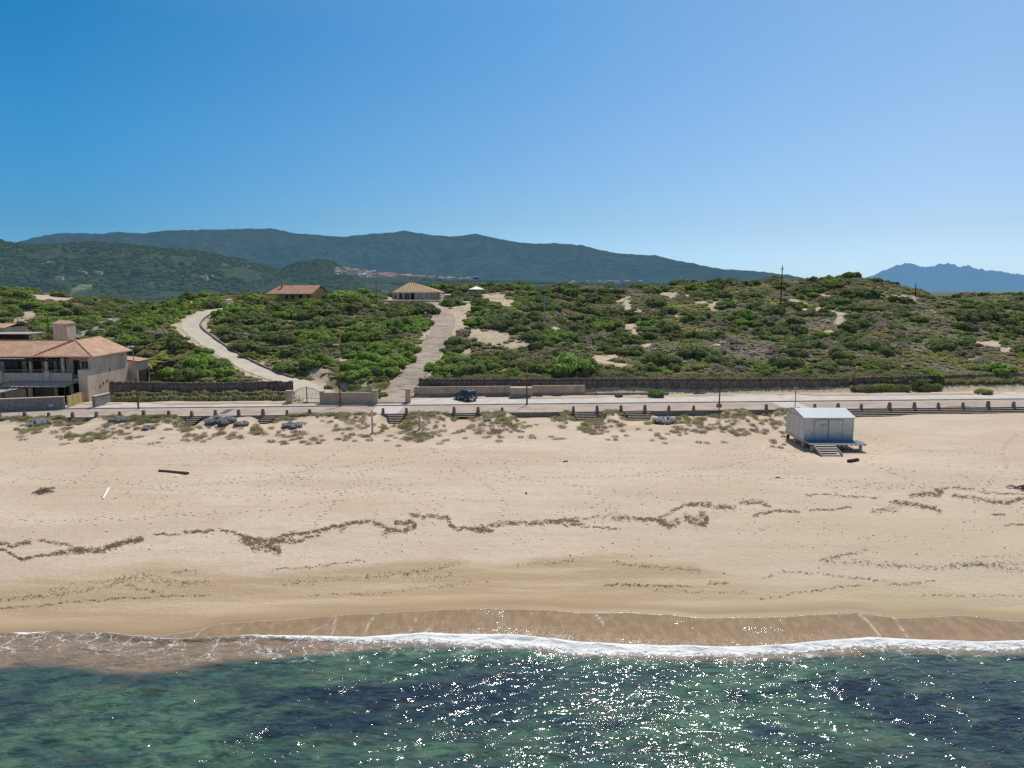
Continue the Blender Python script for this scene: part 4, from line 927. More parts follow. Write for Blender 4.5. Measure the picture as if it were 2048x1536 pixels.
LW = [([(0,1217),(60,1213),(150,1205),(200,1200),(290,1195),(420,1190)],1.5,.8),([(0,1200),(90,1192),(170,1183),(240,1165),(270,1175),(330,1190)],4,.8),([(100,1180),(200,1165),(300,1150),(340,1160)],5,.5),([(230,1160),(290,1155),(330,1170),(420,1165)],6,.5),([(340,1150),(380,1140),(420,1155)],3,.5),
 ([(540,1140),(620,1135),(720,1122),(740,1120)],2,1.1),([(560,1168),(640,1162),(760,1152),(860,1140),(920,1125)],5,.55),([(620,1190),(760,1188),(900,1170),(980,1160)],3,.5),([(800,1150),(850,1155),(900,1150)],7,.6),([(1024,1130),(1100,1128),(1150,1120)],4,.5),([(1225,1125),(1260,1130),(1320,1135),(1400,1140)],4,.9),
 ([(1210,1170),(1300,1172),(1380,1172)],2.5,1.3),([(1415,1168),(1460,1165)],4,.9),([(1635,1120),(1680,1112),(1735,1102)],4,1.4),([(1650,1125),(1720,1125),(1800,1132),(1880,1136),(2048,1125)],5,.9),([(1520,1160),(1560,1145),(1640,1148),(1760,1160),(1800,1170),(1870,1162)],2.5,.9),([(1900,1130),(1960,1128),(2048,1142)],5,.9),
 ([(1520,1200),(1600,1185),(1720,1170)],2,.7),([(1940,1115),(2048,1112)],3,.7),([(1560,1090),(1600,1088)],3,.3),([(1840,1190),(2048,1192)],2,.5),([(1300,1180),(1500,1186)],3,.4)]
def gptb(L):
    L = np.array(L); u = (L[:, 0]-1024)/F; v = (L[:, 1]-768)/F; dy = CT-v*ST; dz = -ST-v*CT; z = np.full(len(L), 1.5)
    for _ in range(4): t = (z-ZC)/dz; z = beach(u*t, dy*t)
    t = (z-ZC)/dz; return np.stack([u*t, dy*t, z], 1)
def wrack(lines, mult, sz):
    o = []; 
    for pl0, hw, dn in lines:
        pp = dense(pl0, 1.0); nn_ = int(len(pp)*dn*mult*max(1, hw/3))
        ph = random.random()*9
        for _ in range(nn_):
            i = random.randrange(len(pp)); wob = (vnoise(np.array(pp[i][0]/9.0), np.array(ph+4.))-.5)*9
            qx = pp[i][0]+random.gauss(0, 2.0); dy_ = random.gauss(0, hw*.6); qy = pp[i][1]+wob*.6+dy_
            c = .6*vnoise(np.array(qx/6+ph), np.array(qy/2.2+ph))+.4*vnoise(np.array(qx/2.2), np.array(qy/1.1))
            if c < .5 and random.random() < .88: continue
            o.append((qx, qy))
    return gptb(o)
flecks('seaweed', wrack(WR, 14, 1), .033, M['seaweed'], 'brown seaweed wrack line winding along the dry beach', 'seaweed', .22)
M['seaweed_dark'] = simple('wet_seaweed', (.10, .07, .055), .9, .4, 5)
flecks('seaweed_thread', wrack(LW, 3.4, 1), .027, M['seaweed_dark'], 'thin dark threads of seaweed on the damp sand near the water', 'seaweed')
db = []
for _ in range(7000):
    px = random.uniform(-40, 2090); py = random.triangular(865, 1150, 900)
    if vnoise(np.array(px/60.), np.array(py/22.)) < random.uniform(.35, .8): continue
    db.append((px, py))
flecks('beach_litter', gptb(db), .05, M['debris'], 'scattered twigs and bits of dry weed on the beach', 'debris')

ft = []
for _ in range(26):
    px, py = random.uniform(50, 2000), random.uniform(900, 1030); x, y, z = gpt(px, py); a = random.choice([0, 3.14, 1.57, -1.57, .5, 2.6])+random.gauss(0, .25)
    for k in range(random.randint(25, 70)):
        a += random.gauss(0, .05); x += math.cos(a)*.62; y += math.sin(a)*.62
        if not 56 < y < 90 or (33 < x < 42 and y > 77): break
        sd = .14*(1 if k % 2 else -1); q0, q1 = x-math.sin(a)*sd, y+math.cos(a)*sd
        for _j in range(2): ft.append((q0+random.gauss(0, .04), q1+random.gauss(0, .04)))
ft = np.array(ft); M['print'] = simple('footprint_sand', (.34, .26, .185), 1, .15, 2)
flecks('footprints', np.c_[ft, beach(ft[:, 0], ft[:, 1])-.012], .085, M['print'], 'trails of footprints crossing the dry sand', 'footprints', .06)
# single beach things
def dpoly(name, pts, rad, mat_, lab, cat, nseg=8):
    q = [gpt(*p) for p in pts]; o0 = q[0]; mb = MB(); mb.tube([(x-o0[0], y-o0[1], z-o0[2]+rad[i]*.7) for i, (x, y, z) in enumerate(q)], rad, nseg); o = mb.build(name, mat_, smooth=False); o.location = o0; return tag(o, lab, cat)
dpoly('driftwood_log', [(318,943),(335,944),(355,946),(376,949)], [.13, .12, .13, .17], M['driftwood'], 'long grey driftwood trunk lying on the left of the beach', 'log')
dpoly('plank', [(206,998),(218,977)], [.09, .09], M['white'], 'thin white plank lying on the left of the beach', 'plank', 4)
dpoly('plank', [(350,954),(358,951)], [.09, .08], M['white'], 'short white board beside the driftwood trunk', 'plank', 4)
dpoly('plank', [(1523,893),(1529,901)], [.06, .06], M['white'], 'small pale board on the sand left of the hut', 'plank', 4)
dpoly('driftwood_stick', [(1015,845),(1022,850),(1032,854)], [.06, .05, .04], M['driftwood'], 'pale bent stick below the grassy bank near the car', 'stick', 5)
dpoly('short_log', [(1697,925),(1715,922)], [.2, .2], M['darkwood'], 'short thick dark log on the sand in front of the hut', 'log', 12)
dpoly('driftwood_stick', [(1551,957),(1556,955),(1562,957)], [.05, .06, .04], M['darkwood'], 'small dark forked stick in the middle right of the beach', 'stick', 5)
dpoly('driftwood_stick', [(1126,924),(1136,923)], [.06, .07], M['darkwood'], 'small dark stick alone in the middle of the beach', 'stick', 6)
dpoly('driftwood_stick', [(738,872),(744,866),(752,862)], [.06, .06, .05], M['darkwood'], 'dark stick leaning at the foot of the left white post', 'stick', 6)
e = empty('brush_pile', gpt(88, 984), 0, 'flat heap of dry branches on the left of the beach', 'branches')
for k in range(26):
    a = gpt(62+random.uniform(0, 20), 988+random.uniform(-4, 3)); b = gpt(92+random.uniform(-10, 22), 980+random.uniform(-8, 5)); o0 = e.location
    MB().tube([(a[0]-o0[0], a[1]-o0[1], .02), ((a[0]+b[0])/2-o0[0], (a[1]+b[1])/2-o0[1], .12+random.uniform(0, .1)), (b[0]-o0[0], b[1]-o0[1], .05)], [.02, .03, .012], 5).build('branch', M['driftwood'], e)
g0 = gpt(2040, 978); e = empty('driftwood_heap', g0, 0, 'heap of pale and dark driftwood at the right picture edge', 'driftwood')
for k, (dx, dy, L, c) in enumerate([(-.6, .3, 1.1, 'steel'), (.1, 0, 1.3, 'driftwood'), (.3, -.3, .9, 'darkwood'), (.5, .2, 1.2, 'driftwood'), (0, -.5, .7, 'darkwood')]):
    MB().tube([(dx-L/2, dy, .12), (dx, dy+.1, .25), (dx+L/2, dy-.2, .1)], [.06, .11, .05], 7).build('branch', M[c], e)
x, y, z = gpt(1051, 987); mb = MB(); mb.tube([(0, 0, 0), (0, 0, .22)], [.07, .06], 10); mb.tube([(0, 0, .22), (0, 0, .26)], [.03, .03], 8); o = mb.build('plastic_bottle', M['blue']); o.rotation_euler = (1.5, 0, .6); o.location = (x, y, z+.07); tag(o, 'tiny blue plastic bottle on the beach', 'litter')


# ---- posts and lamps
def lamp(px, py, s_lab, zb, h=8.9, side=-1, block=False, lean=0):
    x, y, z = atZ(px, py, zb); e = empty('street_lamp', (x, y, zb), 0, s_lab, 'street lamp', 'street lamps along the road'); e.rotation_euler = (0, lean, 0)
    MB().tube([(0, 0, -.1), (0, 0, .9)], .13, 10).build('base', M['rust'], e)
    MB().tube([(0, 0, .9), (0, 0, 4.4)], [.10, .085], 10).build('lower_pole', M['rust'], e)
    MB().tube([(0, 0, 4.4), (0, 0, h)], [.07, .045], 10).build('upper_pole', simple('weathered_pole', (.33, .25, .15), .7, .2, 3) if 'weathered_pole' not in bpy.data.materials else bpy.data.materials['weathered_pole'], e)
    mb = MB(); mb.box(-.42+side*.25, .42+side*.25, -.17, .17, h, h+.13, taper=.85); mb.build('lamp_head', M['lampwhite'], e, bevel=.03)
    if block: MB().box(-.34, .34, -.34, .34, -.5, .55, taper=.9).build('footing', M['old_concrete'], e, bevel=.03)
lamp(277, 816, 'rusty street lamp in front of the hedge left of the arched gate', 3.44, 8.8, lean=-.03)
lamp(681, 811, 'street lamp in front of the beige wall right of the arched gate', 3.44, 8.9, lean=-.02)
lamp(1054, 807.5, 'street lamp in front of the boxed out wall section', 3.44, 8.9, lean=-.01)
lamp(1438, 815, 'tallest street lamp standing on a concrete block on the beach side of the road', 3.3, 9.5, side=0, block=True, lean=.015)
def pole(name, px, y_top, Y, zb, lab, mat_, r=.11, kids=None):
    x = Xp = (px-1024)/F*(Y/ray(px, y_top)[1]); zt = atY(px, y_top, Y)[2]; e = empty(name, (x, Y, zb), 0, lab, 'pole'); MB().tube([(0, 0, -.5), (0, 0, zt-zb)], [r*1.15, r*.8], 8).build('shaft', mat_, e); return e, zt-zb
def gz(px, Y, py=640): x = (px-1024)/F*Y*1.0; return float(terrain(x, Y))
pole('utility_pole', 325, 634, 134, gz(325, 134), 'grey utility pole left of the concrete drive', M['galv'])
pole('utility_pole', 1089, 592, 158, gz(1089, 158), 'pale blue green utility pole on the middle dune', simple('pale_green_paint', (.28, .42, .40), .6, .15), .16)
e_, hh = pole('utility_pole', 1565, 531, 190, gz(1565, 190), 'tallest dark wooden pole rising above the skyline of the right dune', M['darkwood'], .15); MB().box(-.5, .5, -.06, .06, hh-1.0, hh-.85).build('crossarm', M['darkwood'], e_)
pole('utility_pole', 1832, 567, 205, gz(1832, 205), 'dark wooden pole at the right foot of the highest dune', M['darkwood'], .14)
e_, hh = pole('antenna_mast', 752, 560, 176, gz(752, 176), 'thin dark mast left of the tan roofed house', M['wood'], .08)
e_, hh = pole('sign_pole', 1592, 774, 101.6, 3.3, 'thin rusty crossing sign pole behind the hut', M['rust'], .06); MB().box(-.25, .25, -.03, .03, hh-.5, hh, 0).build('sign_plate', M['steel'], e_)
x, y, z = hit(745, 868, 80, 99); e = empty('white_post', (x, y, z), 0, 'left of two weathered white posts on the foredune', 'post', 'white posts on the foredune'); MB().box(-.11, .11, -.09, .09, -.3, 3.0).build('shaft', M['lime'], e)
x, y, z = hit(839, 860, 80, 99); e = empty('white_post', (x, y, z), 0, 'right of two weathered white posts in the grass tuft', 'post', 'white posts on the foredune'); MB().box(-.13, .13, -.1, .1, -.3, 2.5).build('shaft', M['lime'], e)
for px, py, lab in ((851, 634, 'upper white globe light beside the paved path'), (853.5, 680, 'middle white globe light beside the paved path'), (802, 753, 'lowest white globe light beside the paved path')):
    x, y, z = hit(px, py, 110, 220); e = empty('garden_light', (x, y, z), 0, lab, 'garden light', 'globe lights along the paved path'); MB().tube([(0, 0, -.2), (0, 0, .75)], .04, 6).build('stem', M['wood'], e)
    bm = bmesh.new(); bmesh.ops.create_uvsphere(bm, u_segments=12, v_segments=8, radius=.22, matrix=Matrix.Translation((0, 0, .9))); me = bpy.data.meshes.new('globe'); bm.to_mesh(me); bm.free(); link('globe', me, M['white'], e, True)

# white canopy, clearing rails
x, y, z = hit(953, 592, 150, 260); e = empty('garden_canopy', (x, y, z), .2, 'white square garden canopy on the dune crest right of the path', 'canopy')
mb = MB(); zz0, zz1, q = 1.9, 2.75, 2.0
for k in range(4):
    a = (q*(1, 1, -1, -1)[k], q*(1, -1, -1, 1)[k], zz0); b = (q*(1, 1, -1, -1)[(k+1) % 4], q*(1, -1, -1, 1)[(k+1) % 4], zz0)
    mb.poly([b, a, (0, 0, zz1)]); mb.poly([(a[0], a[1], zz0-.18), (b[0], b[1], zz0-.18), b, a])
mb.build('cover', M['white'], e)
for sx in (-1, 1):
    for sy in (-1, 1): MB().tube([(sx*1.85, sy*1.85, -.2), (sx*1.85, sy*1.85, 1.9)], .05, 6).build('leg', M['wood'], e)
x, y, z = hit(990, 603, 150, 260); e = empty('rail_fence', (x, y, z), 0, 'low wooden rail fence on the bare sand below the white canopy', 'fence')
for k in range(7): MB().tube([(-2.6+k*.95, .1*(k % 2), -.2), (-2.6+k*.95, .1*(k % 2), .95)], .06, 5).build('post', M['stonew'], e)
MB().tube([(-2.7, 0, .85), (3.2, 0, .85)], .05, 5).build('rail', M['stonew'], e)
x, y, z = hit(970, 603, 150, 260); e = empty('garden_bench', (x, y-.6, z), 0, 'pale bench on the sand below the white canopy', 'bench')
MB().box(-.8, .8, -.25, .25, .38, .45).build('seat', M['lime'], e); MB().box(-.8, .8, .2, .26, .5, .9).build('backrest', M['lime'], e)
for sx in (-.7, .7): MB().box(sx-.05, sx+.05, -.2, .2, -.1, .38).build('leg', M['lime'], e)
# white hoop tent (covered car) by the terrace
x, y, z = hit(902, 600, 170, 230); e = empty('covered_trailer', (x, y, z), .1, 'pale canvas covered trailer parked right of the terrace', 'trailer')
mb = MB(); pr = [(-1.0, .3), (-1.0, 1.0), (-.8, 1.5), (-.3, 1.75), (.3, 1.75), (.8, 1.5), (1.0, 1.0), (1.0, .3)]
for (a, b), (c, d) in zip(pr[:-1], pr[1:]): mb.poly([(-1.9, a, b), (1.9, a, b), (1.9, c, d), (-1.9, c, d)])
mb.poly([(1.9, a, b) for a, b in pr]); mb.poly([(-1.9, a, b) for a, b in reversed(pr)]); mb.build('cover', M['steel'], e)
for sx in (-1, 1):
    MB().tube([(0, sx*.85, .3), (0, sx*1.02, .3)], .3, 12).build('wheel', M['black'], e)


# ---- beach hut
HX0, HX1, HY0, HY1, HZ = 34.45, 40.35, 82.75, 88.2, 2.72
e = empty('beach_hut', (HX0, HY0, 2.0), 0, 'white wooden beach hut on concrete piles with faded blue front and pale roof', 'hut')
def loc(mb, o=(HX0, HY0, 2.0)):
    mb.v = [(x-o[0], y-o[1], z-o[2]) for x, y, z in mb.v]; return mb
mb = MB(); ez = 5.36; rz_ = 6.0; ym = (HY0+HY1)/2
mb.poly([(HX0, HY0, HZ), (HX1, HY0, HZ), (HX1, HY0, ez), (HX0, HY0, ez)]); mb.poly([(HX1, HY0, HZ), (HX1, HY1, HZ), (HX1, HY1, ez), (HX1, ym, rz_), (HX1, HY0, ez)])
mb.poly([(HX0, HY1, HZ), (HX0, HY0, HZ), (HX0, HY0, ez), (HX0, ym, rz_), (HX0, HY1, ez)]); mb.poly([(HX1, HY1, HZ), (HX0, HY1, HZ), (HX0, HY1, ez), (HX1, HY1, ez)])
wl_ = loc(mb).build('wall', M['planks'], e); at = wl_.data.attributes.new('faded', 'FLOAT', 'POINT'); at.data.foreach_set('value', [1.0]*4+[0.0]*(len(wl_.data.vertices)-4))
mb = MB(); ov = .14; th = .09
for sgn, ya in ((-1, HY0-.25), (1, HY1+.25)):
    zl = ez-(rz_-ez)*.25/(ym-HY0); pts = [(HX0-ov, ya, zl), (HX1+ov, ya, zl), (HX1+ov, ym, rz_), (HX0-ov, ym, rz_)]
    if sgn > 0: pts = pts[::-1]
    mb.poly([(x, y, z+th) for x, y, z in pts]); mb.poly([(x, y, z+.004) for x, y, z in reversed(pts)])
    mb.poly([(HX0-ov, ya, zl), (HX1+ov, ya, zl), (HX1+ov, ya, zl+th), (HX0-ov, ya, zl+th)][::(1 if sgn < 0 else -1)])
for xx in (HX0-ov, HX1+ov):
    zl = ez-(rz_-ez)*.25/(ym-HY0); mb.poly([(xx, HY0-.25, zl), (xx, ym, rz_), (xx, ym, rz_+th), (xx, HY0-.25, zl+th)]); mb.poly([(xx, ym, rz_), (xx, HY1+.25, zl), (xx, HY1+.25, zl+th), (xx, ym, rz_+th)])
loc(mb).build('roof', M['tin'], e)
M['hutframe'] = simple('grey_trim', (.36, .35, .34), .7, .1)
for x0, x1 in ((35.75, 37.28), (37.42, 39.0)):
    d_ = loc(MB().box(x0, x1, HY0-.045, HY0-.005, 2.85, 5.05)).build('shutter', M['planks'], e); at = d_.data.attributes.new('faded', 'FLOAT', 'POINT'); at.data.foreach_set('value', [1.0]*8)
    mb = MB()
    for xx in (x0-.05, x1): mb.box(xx, xx+.05, HY0-.075, HY0-.002, 2.8, 5.12)
    mb.box(x0, x1, HY0-.075, HY0-.002, 5.05, 5.12); loc(mb).build('frame', M['hutframe'], d_)
M['teal'] = simple('teal_paint', (.03, .22, .25), .7, .1)
mb = MB()
for r_i, row in enumerate(((0, 5), (1, 3))):
    for k in range(row[1]):
        x0 = 36.42+.155*k+(.16 if r_i else 0); z0 = 4.50-.21*r_i
        mb.box(x0, x0+.03, HY0-.062, HY0-.047, z0, z0+.14); mb.box(x0+.035, x0+.11, HY0-.062, HY0-.047, z0+(.11 if k % 2 else 0), z0+(.14 if k % 2 else .03)); mb.box(x0+.035, x0+.1, HY0-.062, HY0-.047, z0+.055, z0+.085)
loc(mb).build('lettering', M['teal'], e)
for xx in (HX0, HX1-.1): loc(MB().box(xx-.02, xx+.12, HY0-.03, HY0+.1, HZ-.05, ez-.02)).build('corner_board', M['whitepaint'], e)
mb = MB(); 
for yy in (84.2, 85.6, 87.0): mb.box(HX0-.035, HX0-.003, yy, yy+.09, HZ, ez)
mb.box(HX0-.04, HX0-.003, HY0, HY1, ez-.14, ez-.02); loc(mb).build('side_batten', M['whitepaint'], e)
loc(MB().box(HX0-.06, HX1+.06, HY0, HY1+.05, HZ-.28, HZ-.02)).build('skirt', M['lime'], e)
mb = MB(); DX0, DX1, DY0 = 34.45, 40.9, 80.45
for k in range(15): y0 = DY0+k*(HY0-.08-DY0)/15; mb.box(DX0, DX1, y0, y0+.135, HZ-.10, HZ-.04)
loc(mb).build('deck', M['deck'], e)
mb = MB(); mb.box(DX0, DX1, DY0-.05, DY0-.005, HZ-.14, HZ-.05); mb.box(DX0-.05, DX0-.003, DY0-.05, HY0, HZ-.16, HZ-.03)
for k in range(12): x0 = DX0+.7+k*.5; mb.box(x0, x0+.12, DY0-.04, HY0, HZ-.27, HZ-.142)
loc(mb).build('deck_joist', M['lime'], e)
for (xx, yy, r_) in ((34.75, 80.8, .2), (34.7, 83.2, .2), (34.7, 85.6, .2), (37.4, 80.9, .29), (40.4, 80.9, .2), (37.4, 84.5, .25), (40.3, 84.5, .2), (34.75, 88.0, .17), (40.3, 88, .2)):
    loc(MB().tube([(xx, yy, 1.5), (xx, yy, HZ-.29)], r_, 12)).build('pile', M['redpaint'] if (xx, yy) == (34.75, 88.0) else M['lime'], e, True)
st = loc(MB().box(34.75, 34.83, 80.3, 80.4, 1.9, 1.95)).build('stairs', M['stepwood'], e)
for k in range(5): loc(MB().box(34.84, 37.05, 80.06-.42*k, 80.40-.42*k, HZ-.14-.175*k-.06, HZ-.14-.175*k)).build('tread', M['treadwood'], st)
for xx in (34.7, 37.06):
    mb = MB(); y0, y1, z0, z1 = 80.45, 78.2, HZ-.08, 1.80
    mb.poly([(xx, y0, z0), (xx, y0, z0-.3), (xx, y1, z1-.05), (xx, y1, z1+.22)]); mb.poly([(xx+.1, y0, z0-.3), (xx+.1, y0, z0), (xx+.1, y1, z1+.22), (xx+.1, y1, z1-.05)])
    mb.poly([(xx, y0, z0), (xx, y1, z1+.22), (xx+.1, y1, z1+.22), (xx+.1, y0, z0)]); mb.poly([(xx, y1, z1+.22), (xx, y1, z1-.05), (xx+.1, y1, z1-.05), (xx+.1, y1, z1+.22)]); loc(mb).build('stringer', M['stepwood'], st)


# ---- car
def build_car():
    x, y, _ = atZ(932, 800.5, 3.46); e = empty('parked_car', (x-.15, y+.35, 3.445), math.atan2(2.0, -1.75), 'dark blue compact off road car parked on the pavement by the beige wall', 'car')
    paint = simple('dark_blue_paint', (.02, .038, .06), .25, .1, 3, spec=.7)
    # sections along x (front +2.1): x, half width low, half width belt, z bottom, z belt
    S = [(-2.10, .72, .70, .45, .92), (-2.02, .86, .82, .38, 1.0), (-1.5, .90, .88, .34, 1.04), (-.2, .90, .88, .32, 1.02), (.85, .90, .86, .32, .99), (1.15, .90, .86, .34, .98), (1.8, .88, .80, .38, .88), (2.08, .78, .70, .45, .76)]
    V = []; 
    for X, a, b, z0, z1 in S: V += [(X, -a*.95, z0), (X, -a, z0+.22), (X, -b, z1-.05), (X, -b*.93, z1), (X, b*.93, z1), (X, b, z1-.05), (X, a, z0+.22), (X, a*.95, z0)]
    Fc = []
    for i in range(len(S)-1):
        for j in range(8): k = (j+1) % 8; Fc.append((i*8+j, (i+1)*8+j, (i+1)*8+k, i*8+k))
    me = bpy.data.meshes.new('body'); n_ = len(S); me.from_pydata(V, [], Fc+[tuple(reversed(range(8)))[::-1], tuple((n_-1)*8+j for j in range(8))[::-1]]); me.update(); bd = link('body', me, paint, e, True)
    bm = bmesh.new(); bm.from_mesh(me); bmesh.ops.recalc_face_normals(bm, faces=bm.faces); bm.to_mesh(me); bm.free()
    md = bd.modifiers.new('b', 'BEVEL'); md.width = .04; md.segments = 2
    # cabin
    cab = [(-2.0, .78, 1.0), (-1.72, .66, 1.58), (-1.5, .64, 1.66), (.0, .64, 1.67), (.25, .63, 1.62), (1.05, .76, .99)]
    V = []; Fc = []
    for X, hw, z in cab: V += [(X, -hw, z), (X, hw, z)]
    for i in range(5): Fc.append((i*2, (i+1)*2, (i+1)*2+1, i*2+1))
    m_ = len(V); V += [(-2.0, -.8, .98), (1.05, -.78, .97), (-2.0, .8, .98), (1.05, .78, .97)]
    Fc += [(0, m_, m_+1, 10, 8, 6, 4, 2), (1, 3, 5, 7, 9, 11, m_+3, m_+2), (0, 1, m_+2, m_)]
    me = bpy.data.meshes.new('cabin'); me.from_pydata(V, [], Fc); me.update(); cb = link('cabin', me, paint, e); bm = bmesh.new(); bm.from_mesh(me); bmesh.ops.recalc_face_normals(bm, faces=bm.faces); bm.to_mesh(me); bm.free()
    def side(y_, pts, nm):
        mb = MB()
        def yy(z): return .80-(z-1.0)*.24
        mb.poly([(x_, y_*(yy(z_)+.012), z_) for x_, z_ in (pts if y_ < 0 else pts[::-1])]); return mb.build(nm, M['teal_glass'] if nm == 'side_window' and pts[0][0] > -.2 else M['dark_glass'], e)
    for s1 in (-1, 1):
        side(s1, [(.0, 1.04), (.88, 1.04), (.28, 1.52), (.0, 1.55)], 'side_window'); side(s1, [(-.95, 1.04), (-.08, 1.04), (-.08, 1.56), (-.9, 1.56)], 'side_window'); side(s1, [(-1.78, 1.1), (-1.05, 1.05), (-1.0, 1.55), (-1.58, 1.52)], 'side_window')
        MB().tube([(-1.55, s1*.56, 1.70), (-1.4, s1*.56, 1.75), (.0, s1*.56, 1.76), (.15, s1*.56, 1.70)], .028, 6).build('roof_rail', M['lampwhite'], e)
        MB().box(-2.075, -1.99, s1*.70-.08, s1*.70+.08, .70, .98).build('tail_light', M['redpaint'], e, bevel=.02)
        MB().box(-2.105, -2.06, s1*.72-.06, s1*.72+.06, .60, .69).build('reverse_light', M['lampwhite'], e)
        MB().box(2.0, 2.09, s1*.6-.14, s1*.6+.14, .62, .76).build('headlight', M['lampwhite'], e, bevel=.02)
        MB().box(.72, .92, s1*.98-.09, s1*.98+.09, 1.0, 1.13).build('mirror', paint, e, bevel=.03)
        for xw in (-1.32, 1.30):
            w_ = MB().tube([(xw, s1*.70, .35), (xw, s1*.74, .35), (xw, s1*.90, .35), (xw, s1*.925, .35)], [.30, .35, .35, .32], 20).build('wheel', M['black'], e)
            MB().tube([(xw, s1*.926, .35), (xw, s1*.94, .35)], [.22, .19], 14).build('rim', M['steel'], w_)
            mb = MB(); ar = [(xw+math.cos(t)*.42, .36+math.sin(t)*.42) for t in np.linspace(-.1, math.pi+.1, 12)]
            for (a, b), (c, d) in zip(ar[:-1], ar[1:]): mb.poly([(a, s1*.91, b), (c, s1*.91, d), (xw+(c-xw)*.8, s1*.915, .36+(d-.36)*.8), (xw+(a-xw)*.8, s1*.915, .36+(b-.36)*.8)])
            mb.build('wheel_arch', M['black'], e)
    mb = MB(); mb.poly([(-2.022, .62, 1.08), (-2.022, -.62, 1.08), (-1.80, -.54, 1.52), (-1.80, .54, 1.52)]); o = mb.build('rear_window', M['dark_glass'], e); o.location = (-.03, 0, .0)
    mb = MB(); mb.poly([(.98, -.66, 1.06), (.98, .66, 1.06), (.36, .56, 1.56), (.36, -.56, 1.56)]); o = mb.build('windscreen', M['teal_glass'], e); o.location = (.03, 0, .02)
    MB().box(-2.16, -2.02, -.78, .78, .36, .50).build('rear_bumper', M['steel'], e, bevel=.03)
    MB().box(-2.135, -2.105, -.26, .26, .60, .72).build('number_plate', M['lampwhite'], e)
    MB().box(-2.08, -2.03, -.07, .07, .87, .95).build('badge', M['lampwhite'], e)
    MB().box(2.06, 2.12, -.5, .5, .5, .64).build('grille', M['black'], e)
build_car()


# ---- left house
def wbox(nm, m_, par, *b, **k): return MB().box(*b, **k).build(nm, m_, par)
def window(par, x0, x1, y, z0, z1, glass, nm='window', fr=.07, fm=None):
    f = MB(); f.box(x0-fr, x0, y-.04, y+.04, z0-fr, z1+fr); f.box(x1, x1+fr, y-.04, y+.04, z0-fr, z1+fr); f.box(x0, x1, y-.04, y+.04, z1, z1+fr); f.box(x0, x1, y-.04, y+.04, z0-fr, z0)
    if x1-x0 > 1: xm = (x0+x1)/2; f.box(xm-.03, xm+.03, y-.03, y+.03, z0, z1)
    o = f.build(nm, fm or M['darkwood'], par); MB().box(x0, x1, y-.012, y+.012, z0, z1).build('pane', glass, o); return o
e = empty('seaside_house', (0, 0, 0), 0, 'two storey beige house with tiled roof, terraces and grey canopies at the left picture edge', 'house')
side = simple('pink_beige_render', (.60, .47, .37), .9, .14, .6, .01, 12, streak=(.8, (.45, .34, .26), .5)); M['side'] = side
mb = MB(); mb.box(-97, -64.0, 111.2, 118.0, 3.2, 10.28); mb.box(-64.62, -64.003, 108.0, 111.2, 8.3, 10.28); mb.box(-65.4, -64.006, 106.6, 111.2, 3.2, 8.3); mb.box(-97, -65.4, 107.7, 111.19, 6.55, 6.85); mb.box(-69.0, -64.625, 109.7, 111.19, 6.85, 10.27); mb.box(-97, -68.6, 108.3, 111.18, 10.0, 10.26)
mb.build('wall', side, e)
mb = MB(); mb.box(-78.0-18, -66.9, 107.5, 107.69, 6.3, 7.75); mb.build('parapet', M['lime'], e); wbox('parapet', M['lime'], e, -70.9, -70.2, 107.2, 107.49, 6.2, 8.1)
wbox('parapet', M['lime'], e, -78.2, -77.3, 107.2, 107.49, 6.2, 8.1)
for xx, mt in ((-73.3, 'column'), (-68.4, 'lime'), (-79.3, 'column'), (-70.9, 'lime')): wbox('column', M[mt], e, xx-.17, xx+.17, 107.8, 108.15, 6.85, 9.98)
mb = MB()
for k in range(26): mb.tube([(-77.0+k*.25, 107.6, 7.75), (-77.0+k*.25, 107.6, 8.25)], .018, 4)
mb.tube([(-77.1, 107.6, 8.25), (-70.9, 107.6, 8.25)], .03, 5); mb.build('railing', M['steel'], e)
mb = MB()
for k in range(16): mb.tube([(-70.0+k*.22, 107.6, 7.75), (-70.0+k*.22, 107.6, 8.2)], .018, 4)
mb.tube([(-70.1, 107.6, 8.2), (-66.6, 107.6, 8.2)], .03, 5); mb.build('railing', M['steel'], e)
# upper openings
for x0, x1, z0, z1, g in ((-79.5, -77.0, 6.9, 9.2, 'dark_glass'), (-76.0, -73.9, 6.9, 9.1, 'interior'), (-73.0, -72.0, 7.7, 9.2, 'dark_glass'), (-71.3, -70.3, 7.3, 9.3, 'teal_glass'), (-70.2, -69.4, 6.9, 9.3, 'interior')): window(e, x0, x1, 111.14, z0, z1, M[g])
window(e, -67.75, -67.0, 109.64, 7.4, 9.4, M['dark_glass']); window(e, -66.5, -64.75, 109.64, 7.2, 9.2, M['dark_glass'], 'glass_door'); wbox('curtain', M['teal_glass'], e, -66.25, -65.8, 109.56, 109.60, 7.3, 9.1)
# pergola beams
mb = MB(); mb.box(-80, -68.6, 107.2, 107.4, 9.55, 9.75)
for k in range(16): mb.box(-80+k*.75, -79.86+k*.75, 106.5, 110.9, 9.76, 9.9)
mb.build('pergola', M['darkwood'], e)
mb = MB(); mb.box(-80, -73.6, 106.7, 108.2, 9.95, 10.0); mb.build('awning', M['sheet'], e)
